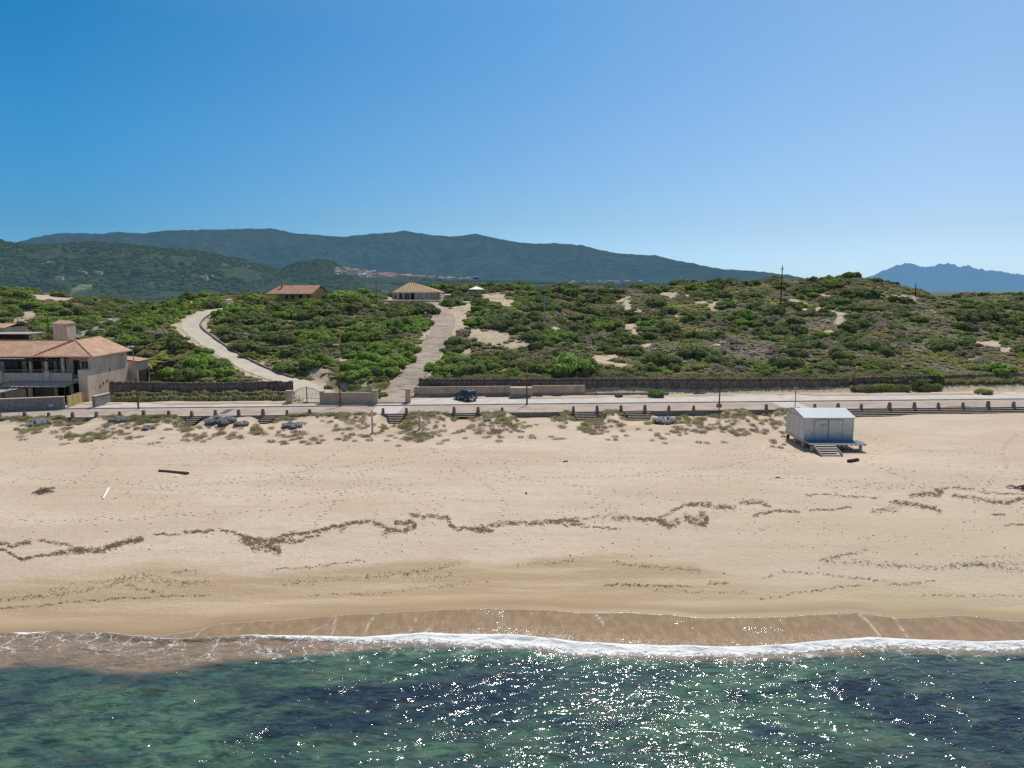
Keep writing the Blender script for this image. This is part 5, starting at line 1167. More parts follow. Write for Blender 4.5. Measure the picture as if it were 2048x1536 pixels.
# ground floor: openings and columns
for x0, x1, z0, z1 in ((-66.9, -65.9, 3.5, 5.7), (-69.2, -68.3, 4.3, 5.6), (-71.8, -70.0, 3.5, 5.9), (-76.6, -75.4, 3.5, 5.5), (-80, -78.2, 3.5, 5.5)): window(e, x0, x1, 111.13, z0, z1, M['interior'], 'window')
for xx in (-66.95, -69.4, -73.6): wbox('column', M['column'], e, xx-.16, xx+.16, 107.3, 107.62, 3.2, 6.29)
mb = MB(); mb.poly([(-76.3, 104.6, 6.05), (-66.3, 104.9, 6.05), (-65.4, 107.5, 6.55), (-76.3, 107.5, 6.65)]); mb.poly([(-76.3, 107.5, 6.55), (-65.4, 107.5, 6.45), (-66.3, 104.9, 5.95), (-76.3, 104.6, 5.95)]); mb.poly([(-76.3, 104.6, 5.95), (-66.3, 104.9, 5.95), (-66.3, 104.9, 6.05), (-76.3, 104.6, 6.05)]); mb.build('canopy', M['sheet'], e)
mb = MB(); mb.poly([(-84, 102.6, 5.35), (-74.6, 102.9, 5.45), (-71.9, 105.6, 6.0), (-84, 106.5, 6.2)]); mb.poly([(-84, 106.5, 6.1), (-71.9, 105.6, 5.9), (-74.6, 102.9, 5.35), (-84, 102.6, 5.25)]); mb.poly([(-84, 102.6, 5.25), (-74.6, 102.9, 5.35), (-74.6, 102.9, 5.45), (-84, 102.6, 5.35)]); mb.build('canopy', M['sheet'], e)
for xx, yy in ((-74.4, 103.1), (-66.6, 105.1), (-79.5, 103.1), (-72.5, 105.4)): wbox('canopy_post', M['darkwood'], e, xx-.09, xx+.09, yy-.09, yy+.09, 3.2, 5.9 if xx != -74.4 and xx != -79.5 else 5.3)
wbox('lean_to', M['lime'], e, -84, -72.4, 106.3, 106.6, 3.2, 5.7)
# roof
mb = MB(); z0, z1 = 10.3, 12.3; E1, E2, A_, B_, W_, SW, NW = (-63.5, 107.4, z0), (-63.5, 118.8, z0), (-69.2, 113, z1), (-69.6, 120.5, z1+.15), (-92, 113, z1), (-98, 107.4, z0), (-98, 119, z0)
roofpoly(mb, [SW, E1, A_, W_]); roofpoly(mb, [E1, E2, B_, A_]); roofpoly(mb, [NW, SW, W_]); roofpoly(mb, [(-74, 119.5, z0+.6), NW, W_, A_]); roofpoly(mb, [E2, (-74, 119.5, z0+.6), A_, B_])
mb.poly([(x, y, z-.16) for x, y, z in (SW, E1, E2, NW)][::-1]); 
for a, b in ((SW, E1), (E1, E2), (E2, NW), (NW, SW)): mb.poly([(a[0], a[1], a[2]-.16), (b[0], b[1], b[2]-.16), b, a], 0)
rf = mb.build('roof', M['tiles'], e)
mb = MB(); mb.tube([(-98+3, 110.2, 11.3), W_, A_, B_], .12, 6); mb.tube([A_, (-66.3, 110.1, 11.33), E1], .11, 6); mb.build('ridge_tiles', M['tiles_red'], rf)
mb = MB()
def rfp(x, y): return (x, y, z0+(z1-z0)*(y-107.4)/5.6+.045)
mb.poly([rfp(-72.6, 107.7), rfp(-72.2, 107.7), rfp(-69.25, 112.8), rfp(-70.1, 112.8)]); mb.build('valley_flashing', M['redpaint'], rf)
# chimney tower
ct = wbox('chimney_tower', M['lime'], e, -77.6, -75.2, 120.6, 123.0, 9, 14.6)
mb = MB(); roofpoly(mb, [(-77.7, 120.5, 14.6), (-75.1, 120.5, 14.6), (-75.5, 121.8, 15.15), (-77.3, 121.8, 15.15)]); roofpoly(mb, [(-75.1, 123.1, 14.6), (-77.7, 123.1, 14.6), (-77.3, 121.8, 15.15), (-75.5, 121.8, 15.15)]); roofpoly(mb, [(-75.1, 120.5, 14.6), (-75.1, 123.1, 14.6), (-75.5, 121.8, 15.15)]); roofpoly(mb, [(-77.7, 123.1, 14.6), (-77.7, 120.5, 14.6), (-77.3, 121.8, 15.15)]); mb.build('cap', M['tiles'], ct)
mb = MB(); mb.box(-68.5, -62.9, 118.81, 122.8, 3.5, 8.4); mb.build('annexe', side, e); wbox('garage_opening', M['interior'], e, -62.9, -62.87, 119.2, 122.4, 4.2, 6.8); mb = MB(); roofpoly(mb, [(-62.6, 118.83, 8.42), (-62.6, 123, 8.42), (-68, 123, 9.1), (-68, 118.83, 9.1)]); mb.build('annexe_roof', M['tiles'], e)
mb = MB()
for k, (yy, zz) in enumerate(((109.6, 5.7), (110.6, 6.0), (111.6, 6.3), (112.6, 7.9))): mb.box(-64.0, -63.93, yy, yy+.12, zz-.45, zz)
mb.build('wall_vent', M['darkwood'], e)
# back house at the left edge
e = empty('low_house', (0, 0, 0), 0, 'low flat roofed outbuilding with dark posts behind the tiled house', 'house')
hb = atY(0, 664, 132); X1 = atY(35, 655, 134)[0]; X2 = atY(74, 668, 128)[0]
wbox('wall', M['side'], e, -110, X1-.2, 131, 137, 6, 13.4); mb = MB(); roofpoly(mb, [(-110, 130.6, 13.4), (X1+.1, 130.6, 13.4), (X1+.1, 134, 14.0), (-110, 134, 14.0)]); roofpoly(mb, [(X1+.1, 137.3, 13.4), (-110, 137.3, 13.4), (-110, 134, 14.0), (X1+.1, 134, 14.0)]); mb.build('roof', M['tiles'], e)
wbox('flat_roof', M['sheet'], e, -105, X2, 125.5, 130.5, 12.45, 12.6); wbox('wall', M['interior'], e, -105, X2-3.2, 129.9, 130.3, 6, 12.4)
for xx in (X2-.5, X2-4.2, X2-8): wbox('post', M['darkwood'], e, xx-.22, xx+.22, 125.8, 126.2, 6, 12.45)
# stone walls and yellow gates
def fence_wall(p, q, h, label, m_, nm='stone_wall', th=.4, z=3.3):
    ang = math.atan2(q[1]-p[1], q[0]-p[0]); L = math.hypot(q[0]-p[0], q[1]-p[1]); e = empty(nm, (p[0], p[1], z), ang, label, 'wall'); MB().box(0, L, -th/2, th/2, -.2, h).build('panel', m_, e); MB().box(-.02, L+.02, -th/2-.04, th/2+.04, h, h+.1).build('coping', M['lime'], e); return e
pA = atZ(-60, 826, 3.3); pB = atZ(130, 818, 3.3); fence_wall(pA[:2], pB[:2], 1.75, 'grey stone block wall in front of the seaside house', M['stone'])
q1 = atZ(188, 816, 3.35); q2 = atZ(219, 807, 3.45); fence_wall(q1[:2], q2[:2], 1.7, 'short grey stone wall right of the driveway at the hedge end', M['stone'])
pg = (pB[0]+.3, pB[1]+.3); pe = atZ(176, 803, 3.4)
ang = math.atan2(pe[1]-pg[1], pe[0]-pg[0]); L = math.hypot(pe[0]-pg[0], pe[1]-pg[1]); e = empty('yellow_gate', (pg[0], pg[1], 3.35), ang, 'long sliding yellow metal gate panel along the driveway of the seaside house', 'gate')
MB().box(0, L, -.05, .05, .1, 1.75).build('panel', M['yellowmetal'], e)
for k in range(5): MB().box(k*L/4-.08, k*L/4+.08, -.09, .09, -.1, 1.85).build('post', M['yellowmetal'], e)
mb = MB(); dv = [atZ(132, 819, 3.3), atZ(189, 817, 3.3), atZ(200, 806, 3.4), atZ(216, 798, 3.4), atZ(190, 797, 3.4), atZ(178, 802, 3.4)]
mb.poly([(x, y, 3.46) for x, y, z in dv]); tag(mb.build('driveway', M['stonew']), kind='structure')
# small blue notice on the stone wall
p = atZ(102, 813, 3.9); mb = MB(); mb.box(-.3, .3, -.02, .02, 0, .42); o = mb.build('wall_notice', simple('pale_blue', (.35, .45, .52), .6, .1)); ang2 = math.atan2(pB[1]-pA[1], pB[0]-pA[0]); tt = .86; o.location = (pA[0]+(pB[0]-pA[0])*tt+.05, pA[1]+(pB[1]-pA[1])*tt-.24, 3.75); o.rotation_euler = (0, 0, ang2); tag(o, 'small pale blue plate fixed to the grey stone block wall', 'notice')
# palms
def palm(x, y, z, h, r, lab):
    e = empty('palm', (x, y, z), 0, lab, 'palm'); MB().tube([(0, 0, -.3), (.05, 0, h*.5), (0, 0, h)], [.2, .17, .15], 8).build('trunk', M['wood'], e); mb = MB()
    for k in range(22):
        a = k*2.4; el = random.uniform(.1, 1.1); pv = Vector((0, 0, h)); d = Vector((math.cos(a)*math.cos(el), math.sin(a)*math.cos(el), math.sin(el))); pts = [pv.copy()]
        for j in range(6): d.z -= .24; d.normalize(); pv = pv+d*(r/6); pts.append(pv.copy())
        for j in range(6):
            w0 = .28*math.sin(math.pi*(j+.3)/6.6)*r/1.6; w1 = .28*math.sin(math.pi*(j+1.3)/6.9)*r/1.6; sd = (pts[j+1]-pts[j]).cross(Vector((0, 0, 1))).normalized()
            mb.poly([pts[j]-sd*w0, pts[j+1]-sd*w1-Vector((0, 0, .08)), pts[j+1], pts[j]]); mb.poly([pts[j], pts[j+1], pts[j+1]+sd*w1-Vector((0, 0, .08)), pts[j]+sd*w0])
    mb.build('crown', simple('palm_leaf', (.20, .21, .06), .7, .3, 2) if 'palm_leaf' not in bpy.data.materials else bpy.data.materials['palm_leaf'], e)
x, y, z = atY(283, 735, 123); palm(x, y, 5.0, 2.6, 2.2, 'dusty yellow green palm right of the seaside house annexe')
x, y, z = atY(153, 690, 124); palm(x, y, 8.5, 3.3, 1.8, 'dusty palm crown showing behind the tiled roof ridge')
# long pipe railing behind the house (white cable)
mb = MB(); a, b, c = atY(-30, 637.5, 150), atY(70, 635.5, 152), atY(232, 630, 158); mb.tube([a, b, c], .06, 5); e = empty('pipe_rail', (0, 0, 0), 0, 'thin pale horizontal pipe rail across the bushes behind the chimney tower', 'rail'); mb.build('rail', M['steel'], e)
for q in ((35, 637, 151), (95, 634.5, 153)):
    p = atY(*q); MB().tube([(p[0], p[1], float(terrain(p[0], p[1]))-.3), p], .08, 6).build('post', M['rust'], e)


# ---- ochre villa
cx, cy, cz = atY(583, 599, 176.5); e = empty('ochre_villa', (cx, cy, 16.9), R(-9), 'single storey ochre villa with red tiled gable roof on the left hill crest', 'house')
W2, D2, H2 = 5.6, 8.2, 2.75
mb = MB(); rdg = 4.35
mb.poly([(-W2+2.2, 0, 0), (W2, 0, 0), (W2, 0, H2), (-W2+2.2, 0, H2)]); mb.poly([(W2, 0, 0), (W2, D2, 0), (W2, D2, H2), (W2, D2/2, rdg), (W2, 0, H2)]); mb.poly([(-W2+2.2, D2, 0), (-W2+2.2, 0, 0), (-W2+2.2, 0, H2), (-W2+2.2, D2/2, rdg), (-W2+2.2, D2, H2)]); mb.poly([(W2, D2, 0), (-W2+2.2, D2, 0), (-W2+2.2, D2, H2), (W2, D2, H2)]); mb.build('wall', M['ochre'], e)
mb = MB(); sl_ = (rdg-H2)/(D2/2); f_ = -1.1
roofpoly(mb, [(-W2-.6, f_, H2+sl_*f_+.05), (W2+.35, f_, H2+sl_*f_+.05), (W2+.35, D2/2, rdg+.1), (-W2+.9, D2/2, rdg+.1)]); roofpoly(mb, [(W2+.35, D2+.5, H2-sl_*.5+.05), (-W2-.6, D2+.5, H2-sl_*.5+.05), (-W2+.9, D2/2, rdg+.1), (W2+.35, D2/2, rdg+.1)]); roofpoly(mb, [(-W2-.6, D2+.5, H2-sl_*.5+.05), (-W2-.6, f_, H2+sl_*f_+.05), (-W2+.9, D2/2, rdg+.1)])
mb.poly([(-W2-.6, f_, H2+sl_*f_-.12), (W2+.35, f_, H2+sl_*f_-.12), (W2+.35, f_, H2+sl_*f_+.05), (-W2-.6, f_, H2+sl_*f_+.05)]); rf = mb.build('roof', M['tiles_red'], e)
wbox('chimney', M['ochre'], e, -3.9, -3.4, 2.4, 2.9, 3.2, 5.2); wbox('chimney_cap', M['tiles_red'], e, -4.0, -3.3, 2.3, 3.0, 5.2, 5.35)
for x0, x1, z0, z1, nm in ((-1.6, -.9, 1.0, 2.0, 'shutter'), (-.1, .7, 1.0, 2.0, 'shutter'), (2.0, 2.9, .1, 2.1, 'door'), (4.3, 4.9, .6, 2.0, 'shutter')): wbox(nm, M['darkwood'] if nm == 'door' else M['rust'], e, x0, x1, -.05, -.01, z0, z1)
wbox('veranda_post', M['ochre'], e, 3.6, 3.85, -.95, -.7, 0, 2.3); wbox('veranda_post', M['ochre'], e, -3.6, -3.3, -.95, -.7, 0, 2.3)
MB().tube([(-2.2, 4, 4.4), (-2.2, 4, 5.0), (-1.2, 4, 5.05)], .04, 5).build('antenna', M['steel'], e)
x, y, z = atY(535, 588, 176); wbox('side_roof', M['tiles_red'], e, -7.9, -6.0, -.5, 1.5, 1.0, 1.15)


# ---- tan roofed house
cx, cy, cz = atY(834, 600, 208); e = empty('tan_roofed_house', (cx, cy, 17.28), 0, 'low pale house with tan tiled hip roof at the top of the paved path', 'house')
W3, D3, H3 = 6.6, 8.5, 2.3
mb = MB(); mb.box(-W3+.6, W3-.5, .5, D3, 0, H3); mb.build('wall', M['lime'], e)
mb = MB(); ev = H3; ap = 5.0; xa0, xa1 = -2.9, -1.4
p = [(-W3-.35, -.6, ev), (W3+.45, -.6, ev), (W3+.45, D3+.6, ev), (-W3-.35, D3+.6, ev)]; a0, a1 = (xa0, D3/2, ap), (xa1, D3/2, ap)
roofpoly(mb, [p[0], p[1], a1, a0]); roofpoly(mb, [p[1], p[2], a1]); roofpoly(mb, [p[2], p[3], a0, a1]); roofpoly(mb, [p[3], p[0], a0]); mb.build('roof', M['tiles_tan'], e)
mb = MB()
for a, b in ((p[0], p[1]), (p[1], p[2]), (p[2], p[3]), (p[3], p[0])): mb.poly([(a[0], a[1], ev-.28), (b[0], b[1], ev-.28), (b[0], b[1], ev+.02), (a[0], a[1], ev+.02)])
mb.poly([(q[0], q[1], ev-.28) for q in p][::-1]); mb.build('fascia', M['whitepaint'], e)
wbox('door', M['interior'], e, -1.85, -.75, .44, .49, 0, 1.95)
for x0, x1 in ((-5.2, -4.2), (-3.6, -2.2), (.2, 1.6), (2.3, 4.6)): window(e, x0, x1, .45, .7 if x0 > 0 else .15, 1.85, M['sheet'] if x0 > 0 else M['dark_glass'], fm=M['whitepaint'], fr=.1)
for xx in (-W3-.1, -W3+2.6, W3-1.0, W3+.15): wbox('porch_post', M['lime'], e, xx-.12, xx+.12, -.45, -.2, 0, 2.02)
mb = MB()
for k in range(4): mb.box(W3-1.2+k*.45, W3-1.12+k*.45, -.35, -.3, .1, 1.95)
mb.build('screen', M['wood'], e)


# ---- hills
def hill(name, sil, y0, y1, z0, mat_, prof=1.4, rough=.1, ns=22, n_r=70, n_c=420, back=.5, base_sil=None, jag=0, seed=0, foot=None):
    s_ = np.array(sil, float); pxs = np.linspace(s_[0, 0], s_[-1, 0], n_c); py = np.interp(pxs, s_[:, 0], s_[:, 1])
    if jag: py = py+fbm(pxs/9+seed, pxs*0+seed, 4)*jag
    t = np.r_[np.linspace(0, 1, n_r), 1+np.linspace(.05, back, 8)]
    T, Pm = np.meshgrid(t, pxs, indexing='ij'); PY = np.tile(py, (len(t), 1)); Yr = y1
    zr = np.array([atY(a, b, Yr)[2] for a, b in zip(pxs, py)])[None]
    Y = y0+(y1-y0)*np.minimum(T, 1)+(y1-y0)*np.maximum(T-1, 0); X = (Pm-1024)/F*Y
    p_ = np.where(T <= 1, np.power(np.clip(T, 0, 1), prof), np.clip(1-(T-1)*2.2, 0, 1))
    n1 = fbm(X/(y1*.09)+seed, Y/(y1*.09), 5, .55); n2 = -np.abs(fbm(X/(y1*.05)+seed+7, Y/(y1*.10), 4, .55))
    Hh = (zr-z0); env = np.clip(T*(1-T)*4, 0, 1)*(T <= 1)
    Z = z0+Hh*p_+env*(n1*rough+n2*rough*.9)*np.maximum(Hh, 0)
    me = mesh_np(name, np.stack([X, Y, Z], -1).reshape(-1, 3), grid_faces(*X.shape)); return tag(link(name, me, mat_, smooth=True), kind='structure')
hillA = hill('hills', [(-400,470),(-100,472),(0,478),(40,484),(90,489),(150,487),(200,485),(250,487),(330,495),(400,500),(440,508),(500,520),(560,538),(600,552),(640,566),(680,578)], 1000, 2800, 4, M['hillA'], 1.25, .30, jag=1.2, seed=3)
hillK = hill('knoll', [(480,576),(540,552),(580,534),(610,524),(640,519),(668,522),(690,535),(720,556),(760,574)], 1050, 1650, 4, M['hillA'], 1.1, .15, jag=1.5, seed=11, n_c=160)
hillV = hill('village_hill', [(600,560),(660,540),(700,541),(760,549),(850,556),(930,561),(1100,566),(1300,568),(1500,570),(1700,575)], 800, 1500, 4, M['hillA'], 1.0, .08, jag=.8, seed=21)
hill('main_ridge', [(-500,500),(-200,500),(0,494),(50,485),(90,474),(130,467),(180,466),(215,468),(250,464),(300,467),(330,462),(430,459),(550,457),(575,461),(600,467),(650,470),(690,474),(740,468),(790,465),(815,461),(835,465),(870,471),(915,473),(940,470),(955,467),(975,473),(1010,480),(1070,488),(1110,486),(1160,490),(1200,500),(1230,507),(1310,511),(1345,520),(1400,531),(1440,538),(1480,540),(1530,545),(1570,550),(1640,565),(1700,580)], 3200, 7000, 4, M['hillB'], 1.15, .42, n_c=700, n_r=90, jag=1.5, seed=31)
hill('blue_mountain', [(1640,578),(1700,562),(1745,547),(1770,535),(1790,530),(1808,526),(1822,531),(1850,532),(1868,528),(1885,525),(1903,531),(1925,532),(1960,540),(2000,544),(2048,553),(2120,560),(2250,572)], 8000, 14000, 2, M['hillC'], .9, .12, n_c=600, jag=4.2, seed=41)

# woodland on hills and plain (uncountable)
def crown_mesh(seed):
    r_ = np.random.default_rng(seed); bm = bmesh.new(); bmesh.ops.create_icosphere(bm, subdivisions=2, radius=1)
    for v in bm.verts:
        k = r_.uniform(.78, 1.22); v.co *= k; v.co.z *= .62
    me = bpy.data.meshes.new('woodland_crown'); bm.to_mesh(me); bm.free(); me.materials.append(M['treehaze']); return me
crowns = [crown_mesh(i) for i in range(5)]
from mathutils.bvhtree import BVHTree
def hill_pts(o, n_):
    me = o.data; nv = len(me.vertices); a = np.zeros(nv*3, np.float32); me.vertices.foreach_get('co', a); a = a.reshape(-1, 3)
    nc = {'hills': 420, 'knoll': 160, 'village_hill': 420}[o.name]; nr = 70; g2 = a[:nr*nc].reshape(nr, nc, 3)
    i = rng.random(n_)**1.0*(nr-1.01); j = rng.random(n_)*(nc-1.01); ii = i.astype(int); jj = j.astype(int); fi = (i-ii)[:, None]; fj = (j-jj)[:, None]
    return (g2[ii, jj]*(1-fj)+g2[ii, jj+1]*fj)*(1-fi)+(g2[ii+1, jj]*(1-fj)+g2[ii+1, jj+1]*fj)*fi
wp = []; ws = []
for o, n_, sz in ((hillA, 17000, (3.5, 9)), (hillK, 4200, (3, 6.5)), (hillV, 6500, (2.5, 6))):
    p = hill_pts(o, n_); dn = fbm(p[:, 0]/90, p[:, 1]/150, 3); p = p[dn > -.22]; wp.append(p); ws.append(rng.uniform(*sz, len(p)))
n_ = 16000; yy = 360+rng.random(n_)**1.6*900; xx = rng.uniform(-.85, .85, n_)*yy; p = np.c_[xx, yy, np.full(n_, 5.3)]; dn = fbm(xx/70, yy/120, 3); p = p[dn > -.15]; wp.append(p); ws.append(rng.uniform(1.8, 4.0, len(p)))
wp = np.concatenate(wp); ws = np.concatenate(ws)
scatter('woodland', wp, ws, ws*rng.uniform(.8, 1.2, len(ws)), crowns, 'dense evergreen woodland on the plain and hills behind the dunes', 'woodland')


# ---- village
def ray_hill(px, py, objs):
    dg = None
    u, dy, dz = ray(px, py); best = None
    for bv in objs:
        h_ = bv.ray_cast(Vector((0, 0, ZC)), Vector((u, dy, dz)))
        if h_[0] is not None and (best is None or h_[3] < best[1]): best = (h_[0], h_[3])
    return best[0] if best else None
def bvh(o): return BVHTree.FromPolygons([v.co for v in o.data.vertices], [tuple(p.vertices) for p in o.data.polygons])
BV = [bvh(hillV), bvh(hillK), bvh(hillA)]
HM = []
def house_mesh(w_, d_, h_, rh, kind):
    mb = MB(); mb.box(-w_/2, w_/2, -d_/2, d_/2, -6, h_, 0)
    o = .35
    if kind == 0:
        roofpoly(mb, [(-w_/2-o, -d_/2-o, h_), (w_/2+o, -d_/2-o, h_), (w_/2+o, 0, h_+rh), (-w_/2-o, 0, h_+rh)], 1); roofpoly(mb, [(w_/2+o, d_/2+o, h_), (-w_/2-o, d_/2+o, h_), (-w_/2-o, 0, h_+rh), (w_/2+o, 0, h_+rh)], 1)
        mb.poly([(w_/2, -d_/2, h_), (w_/2, d_/2, h_), (w_/2, 0, h_+rh)], 0); mb.poly([(-w_/2, d_/2, h_), (-w_/2, -d_/2, h_), (-w_/2, 0, h_+rh)], 0)
    else:
        p = [(-w_/2-o, -d_/2-o, h_), (w_/2+o, -d_/2-o, h_), (w_/2+o, d_/2+o, h_), (-w_/2-o, d_/2+o, h_)]; a = (-w_*.12, 0, h_+rh); b = (w_*.12, 0, h_+rh)
        roofpoly(mb, [p[0], p[1], b, a], 1); roofpoly(mb, [p[1], p[2], b], 1); roofpoly(mb, [p[2], p[3], a, b], 1); roofpoly(mb, [p[3], p[0], a], 1)
    for zz in ([1.0] if h_ < 4 else [1.0, h_-1.9]):
        for k in range(3): x0 = -w_/2+w_*(k+.6)/3.4; mb.box(x0, x0+1.0, -d_/2-.04, -d_/2-.005, zz, zz+1.2, 2)
    return mb
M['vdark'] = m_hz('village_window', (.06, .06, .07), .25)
vm = []
for i in range(9):
    w_, d_, h_ = random.uniform(8, 13), random.uniform(7, 9), random.choice([4.0, 6.4, 6.8, 7.6]); o = house_mesh(w_, d_, h_, random.uniform(1.2, 2.0), i % 2).build('village_house', [M['vwall'][i % 3], M['vroof'][(i*2+i//3) % 3], M['vdark']])
    vm.append(o.data); bpy.data.objects.remove(o)
VH = []
def village(n_, f, label, grp, smin=.75, smax=1.05):
    c = 0
    for _ in range(n_*3):
        if c >= n_: break
        px, py = f(); h_ = ray_hill(px, py, BV)
        if h_ is None: continue
        if any((h_.x-a)**2+(h_.y-b)**2 < 30 for a, b in VH): continue
        VH.append((h_.x, h_.y)); c += 1
        o = bpy.data.objects.new('village_house', random.choice(vm)); C.objects.link(o); o.location = (h_.x, h_.y, h_.z-.3); o.rotation_euler = (0, 0, random.choice([0, .3, -.4, 1.57, 1.2])+random.uniform(-.15, .15)); k = random.uniform(smin, smax); o.scale = (k, k, k)
        tag(o, label, 'house', grp)
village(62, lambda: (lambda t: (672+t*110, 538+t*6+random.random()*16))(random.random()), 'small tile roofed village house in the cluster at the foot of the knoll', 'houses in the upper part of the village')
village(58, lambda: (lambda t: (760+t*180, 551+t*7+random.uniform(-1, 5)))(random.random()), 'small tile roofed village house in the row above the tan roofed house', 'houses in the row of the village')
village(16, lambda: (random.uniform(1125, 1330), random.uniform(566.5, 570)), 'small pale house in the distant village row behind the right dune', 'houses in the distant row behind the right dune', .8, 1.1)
for px, py, lab, sc_ in ((120, 560, 'lone red roofed farmhouse on the plain at left', 1.3), (409, 559, 'long low red roofed house on the wooded slope left of the villa', 1.2), (424, 556, 'pink farmhouse beside the long low house on the slope', .9), (450, 533, 'pale house high on the wooded slope', 1.1), (497, 536, 'red roofed house high on the slope near the ravine', .9), (168, 547, 'small pale house among trees at left', .9), (198, 548, 'long pale house among trees at left', 1.2), (707, 553, 'large red roofed building at the lower edge of the village', 1.9), (770, 588, 'red roofed farm shed on the plain left of the tan roofed house', .6)):
    h_ = ray_hill(px, py, BV)
    if h_ is None: x, y, z = atZ(px, py, 5); h_ = Vector((x, y, z))
    o = bpy.data.objects.new('farmhouse', vm[0 if 'red' in lab else 3]); C.objects.link(o); o.location = h_; o.scale = (sc_*1.3, sc_, sc_*.8); o.rotation_euler = (0, 0, random.uniform(-.2, .2)); tag(o, lab, 'house')
h_ = ray_hill(953, 560, BV) or Vector(atY(953, 560, 1400)); e = empty('water_tank', (h_.x, h_.y, h_.z-1), 0, 'bright blue water tank behind the crest at the right end of the village', 'tank')
MB().tube([(-5, 0, 5), (5, 0, 5)], 2.6, 14).build('barrel', M['blue'], e)
for sx in (-3, 3): wbox('support', M['steel'], e, sx-.3, sx+.3, -1.5, 1.5, 0, 4)


# ---- sea
def m_sea():
    b = NB('sea'); df = b.attr('dfoam'); sw = b.attr('dswash'); wd = b.attr('weed'); lf = b.attr('lace'); cr = b.attr('crest')
    rot = b.N('ShaderNodeMapping', vector_type='POINT'); b.t.links.new(b.co, rot.inputs[0]); rot.inputs['Rotation'].default_value = (0, 0, R(-24)); rot.inputs['Scale'].default_value = (.55, 1.35, 1); rc = rot.outputs[0]
    warp = b.noise(.42, 6, .68, co=rc, dist=.5)
    n2 = b.noise(1.3, 6, .72, co=rc, dist=.7); n4 = b.noise(5.0, 4, .7, co=rc, dist=1.2)
    green = b.mix(b.rng(n2, .36, .64), (.022, .054, .042), (.085, .160, .100)); green = b.mix(b.rng(n4, .54, .70, 0, .6), green, (.15, .22, .10))
    green = b.mix(b.rng(b.noise(.18, 4, .6, co=rc), .42, .62, 0, .65), green, (.020, .034, .048))
    dark = b.mix(b.rng(n2, .35, .7), (.009, .017, .030), (.024, .042, .062))
    k = b.math('ADD', wd, b.math('MULTIPLY', b.math('SUBTRACT', warp, .5), 2.6))
    col = b.mix(b.rng(k, .10, 1.05), green, dark)
    sandy = b.mix(b.rng(n2, .35, .65), (.30, .20, .125), (.17, .135, .10))
    sh = b.math('ADD', df, b.math('MULTIPLY', b.math('SUBTRACT', warp, .5), 1.5))
    col = b.mix(b.rng(sh, 0, 1, 0, 1), sandy, col)
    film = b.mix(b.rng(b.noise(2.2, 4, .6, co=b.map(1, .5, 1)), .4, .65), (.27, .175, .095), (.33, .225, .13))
    film = b.mix(b.math('MULTIPLY', b.rng(b.noise(16, 3, .7, co=b.map(1, .45, 1)), .52, .66), b.attr('spark')), film, (.62, .54, .46))  # sun sparkle on the wet swash, painted as pale specks in the film colour
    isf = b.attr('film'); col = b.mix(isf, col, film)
    # foam
    fn = b.noise(3.2, 7, .78, co=b.map(.8, 1.2, 1), dist=1.2); fv = b.voro(3.1, feat='DISTANCE_TO_EDGE', co=b.map(1, 1, 1)); cov = b.attr('cov')
    fth = b.math('ADD', cov, b.math('MULTIPLY', b.math('SUBTRACT', fn, .5), 2.6)); foam = b.rng(fth, .40, .75)
    wv = b.N('ShaderNodeVectorMath', operation='ADD'); nn = b.N('ShaderNodeTexNoise'); b.set(nn.inputs['Vector'], b.co); nn.inputs['Scale'].default_value = 1.2; nn.inputs['Detail'].default_value = 4
    sc3 = b.N('ShaderNodeVectorMath', operation='SCALE'); b.t.links.new(nn.outputs['Color'], sc3.inputs[0]); sc3.inputs['Scale'].default_value = 1.6; b.set(wv.inputs[0], b.co); b.t.links.new(sc3.outputs[0], wv.inputs[1])
    lace = b.math('MAXIMUM', b.rng(b.voro(.85, co=wv.outputs[0], feat='DISTANCE_TO_EDGE'), .0, .045, 1, 0), b.math('MULTIPLY', b.rng(b.voro(3.4, co=wv.outputs[0], feat='DISTANCE_TO_EDGE'), .0, .10, .8, 0), b.rng(b.noise(1.1, 4, .6, co=b.map(.5, 1.5, 1)), .48, .62))); lace = b.math('MULTIPLY', lace, b.rng(b.math('ADD', lf, b.math('MULTIPLY', b.math('SUBTRACT', b.noise(.8, 4), .5), 2.4)), .40, .85))
    foam = b.math('MAXIMUM', foam, b.math('MULTIPLY', lace, .75)); foam = b.math('MAXIMUM', foam, b.math('MULTIPLY', cr, b.rng(fn, .3, .55, .25, .8)))
    col = b.mix(foam, col, (.80, .79, .77))
    w1 = b.noise(1.5, 3, .5, co=rc, dist=.4); w2 = b.noise(5.5, 3, .55, co=rc)
    calm = b.rng(isf, 0, 1, 1, .12, False)
    grp = b.rng(b.noise(.33, 4, .6, co=rc), .57, .70, .0, 1.0); b.bump(w1, .275, calm); b.bump(w2, .135, b.math('MULTIPLY', grp, b.rng(isf, 0, 1, 1, .9, False))); b.bump(b.math('MULTIPLY', foam, fn), .08, .9)
    rough = b.mix(foam, (.10, .10, .10), (.8, .8, .8)); m_ = b.fin(col, rough, .5); b.b.inputs['IOR'].default_value = 1.33
    # depth blend of the shore
    return m_
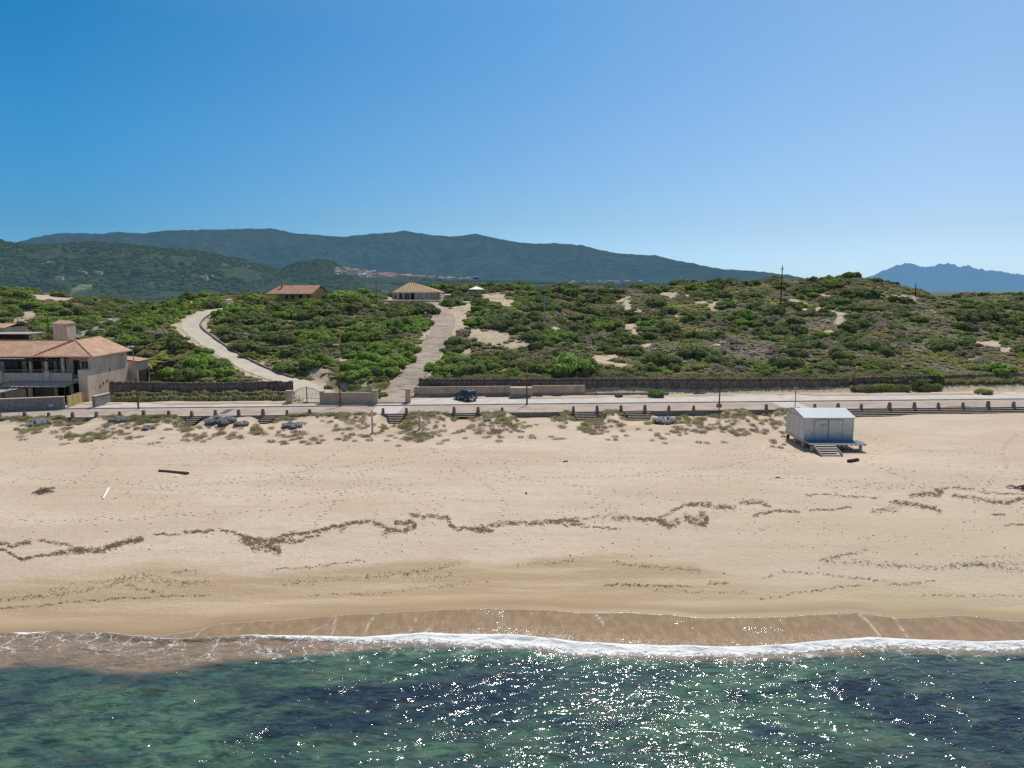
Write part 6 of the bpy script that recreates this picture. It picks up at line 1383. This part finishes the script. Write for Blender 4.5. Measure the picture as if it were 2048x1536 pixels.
# the shallow-to-deep blend is carried by 'dfoam' normalised in the mesh
Xs = np.r_[-600, -400, -250, -160, -110, -85, np.arange(-66, 66.01, .14), 85, 110, 160, 250, 400, 600]
off = np.r_[0, np.arange(.04, .4, .05), np.arange(.4, 8, .09), np.arange(8, 26, .13), np.geomspace(26.3, 480, 24)]
OF, XG = np.meshgrid(off, Xs, indexing='ij'); YS = swashY(XG); YG = YS-OF; fY = foamY(XG); dF = fY-YG   # dF>0 seaward of the foam front
tz = beach(XG, YG)
rX = XG*.913+YG*.407; rY = -XG*.407+YG*.913
wav = fbm(rX/4.2, rY/1.5, 3)*.14+fbm(rX/1.1, rY/.6+9, 3)*.05
amp = ss(-.1, 2.2, dF); ZG = np.where(dF > 0, wav*amp+.0, -1)
cresth = (.16+.09*fbm(XG/1.7, YG*0+1, 3))*np.exp(-((dF-.28)/.26)**2)*ss(-.05, .1, dF)
ZG = np.maximum(ZG, -1)+cresth; ZG = np.where(dF < .6, np.maximum(ZG, tz+.02), ZG); ZG = np.where(dF > 1.2, wav*amp+.03, np.maximum(ZG, tz+.02))
gpx, gpy = proj(XG, np.maximum(YG, 16), ZG*0)
me = mesh_np('sea', np.stack([XG, YG, ZG], -1).reshape(-1, 3), grid_faces(*XG.shape)[:, ::-1])
left = ss(760, 250, gpx)
shd = ss(.6+.0*dF, 1.0, 0*dF)
depthmix = ss(1.0+2.0*left, 2.2+2.6*left, dF)
fattr(me, 'dfoam', depthmix)
fattr(me, 'dswash', OF)
fattr(me, 'film', 1-ss(-.05, .15, dF))
WD = [(820,1400,330,60,1),(620,1450,260,45,.9),(150,1440,260,40,.55),(1010,1360,150,30,.9),(1180,1440,120,60,.9),(1160,1490,150,25,.8),(1450,1400,100,35,.6),(1700,1380,170,40,.9),(1860,1420,200,60,1),(1540,1460,140,40,.7),(1900,1500,200,40,.6),(2020,1440,120,60,1),(1620,1480,90,30,.7),(60,1500,150,30,.4),(350,1380,150,30,.45),(930,1330,250,14,.6),(700,1345,120,20,.6),(480,1470,90,30,.6)]
GD = [(830,1510,240,40),(1350,1510,180,50),(1240,1380,180,50),(600,1360,130,22),(250,1470,150,30),(1560,1340,250,28),(1750,1500,120,30),(100,1370,140,22),(1450,1450,60,30)]
wd = np.zeros(XG.shape)+.18+.16*ss(800, 300, gpx)
for a, b, c, d, k in WD: wd = np.maximum(wd, k*np.exp(-(((gpx-a)/c)**2+((gpy-b)/d)**2)*1.1))
for a, b, c, d in GD: wd = wd-.55*np.exp(-(((gpx-a)/c)**2+((gpy-b)/d)**2)*1.3)
fattr(me, 'weed', wd)
strength = np.interp(gpx, [-300, 250, 330, 480, 900, 1100, 1700, 2300], [1.5, 1.4, 1.1, .95, 1.15, 1.15, 1.15, 1.1]); width = np.interp(gpx, [-300, 300, 500, 850, 1000, 1300, 1500, 2048], [.22, .25, .4, 1.1, 1.6, 1.5, 1.1, 1.1])
cov = strength*ss(-.03, .05, dF)*(1-ss(width*.55, width*1.6, dF))*(1-.30*ss(.35, .6, dF/width))
fattr(me, 'cov', cov)
lace = ss(0, .2, dF)*(1-ss(1.2, np.interp(gpx, [-300, 200, 700, 1000, 2300], [5.0, 4.8, 3.9, 3.4, 2.8]), dF))*np.interp(gpx, [-300, 300, 900, 1300, 2300], [.72, .75, .7, .6, .6])
# streaks of foam left on the backwash
stk = np.zeros(XG.shape)
for pts, w_ in (([(385,1274),(400,1262),(418,1250)],1.6),([(660,1272),(668,1255),(672,1236),(668,1232)],2),([(728,1266),(738,1248),(752,1233)],1.6),([(820,1262),(832,1240)],1.2),([(620,1262),(655,1250)],1.2),([(1190,1232),(1205,1245),(1215,1268)],1.3),([(1720,1234),(1740,1248),(1760,1270)],2.4),([(1785,1236),(1805,1258),(1815,1272)],1.4),([(470,1262),(490,1250)],.9)):
    for q in dense(pts, 1.0):
        x, y, z = atZ(q[0], q[1], .15); 
        j = np.searchsorted(Xs, x); j0, j1 = max(0, j-6), min(len(Xs), j+7); d2 = ((XG[:, j0:j1]-x)**2+((YG[:, j0:j1]-y))**2); stk[:, j0:j1] = np.maximum(stk[:, j0:j1], np.exp(-d2/(.030*w_)**2)*.42)
lip = np.exp(-((OF-.05)/.06)**2)*.28
film_speckle = ss(.9, .05, -dF)*(dF < 0)*np.interp(gpx, [-300, 600, 900, 1000, 1500, 1600, 2300], [.1, .15, .5, .6, .5, .2, .1])  # whitish speckle drawn through the lace to imitate sparkle on the film
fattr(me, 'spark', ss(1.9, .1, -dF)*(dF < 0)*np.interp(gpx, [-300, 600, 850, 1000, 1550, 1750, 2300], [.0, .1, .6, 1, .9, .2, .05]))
fattr(me, 'lace', np.maximum(lace, film_speckle*.9)); fattr(me, 'crest', np.maximum(stk, lip))
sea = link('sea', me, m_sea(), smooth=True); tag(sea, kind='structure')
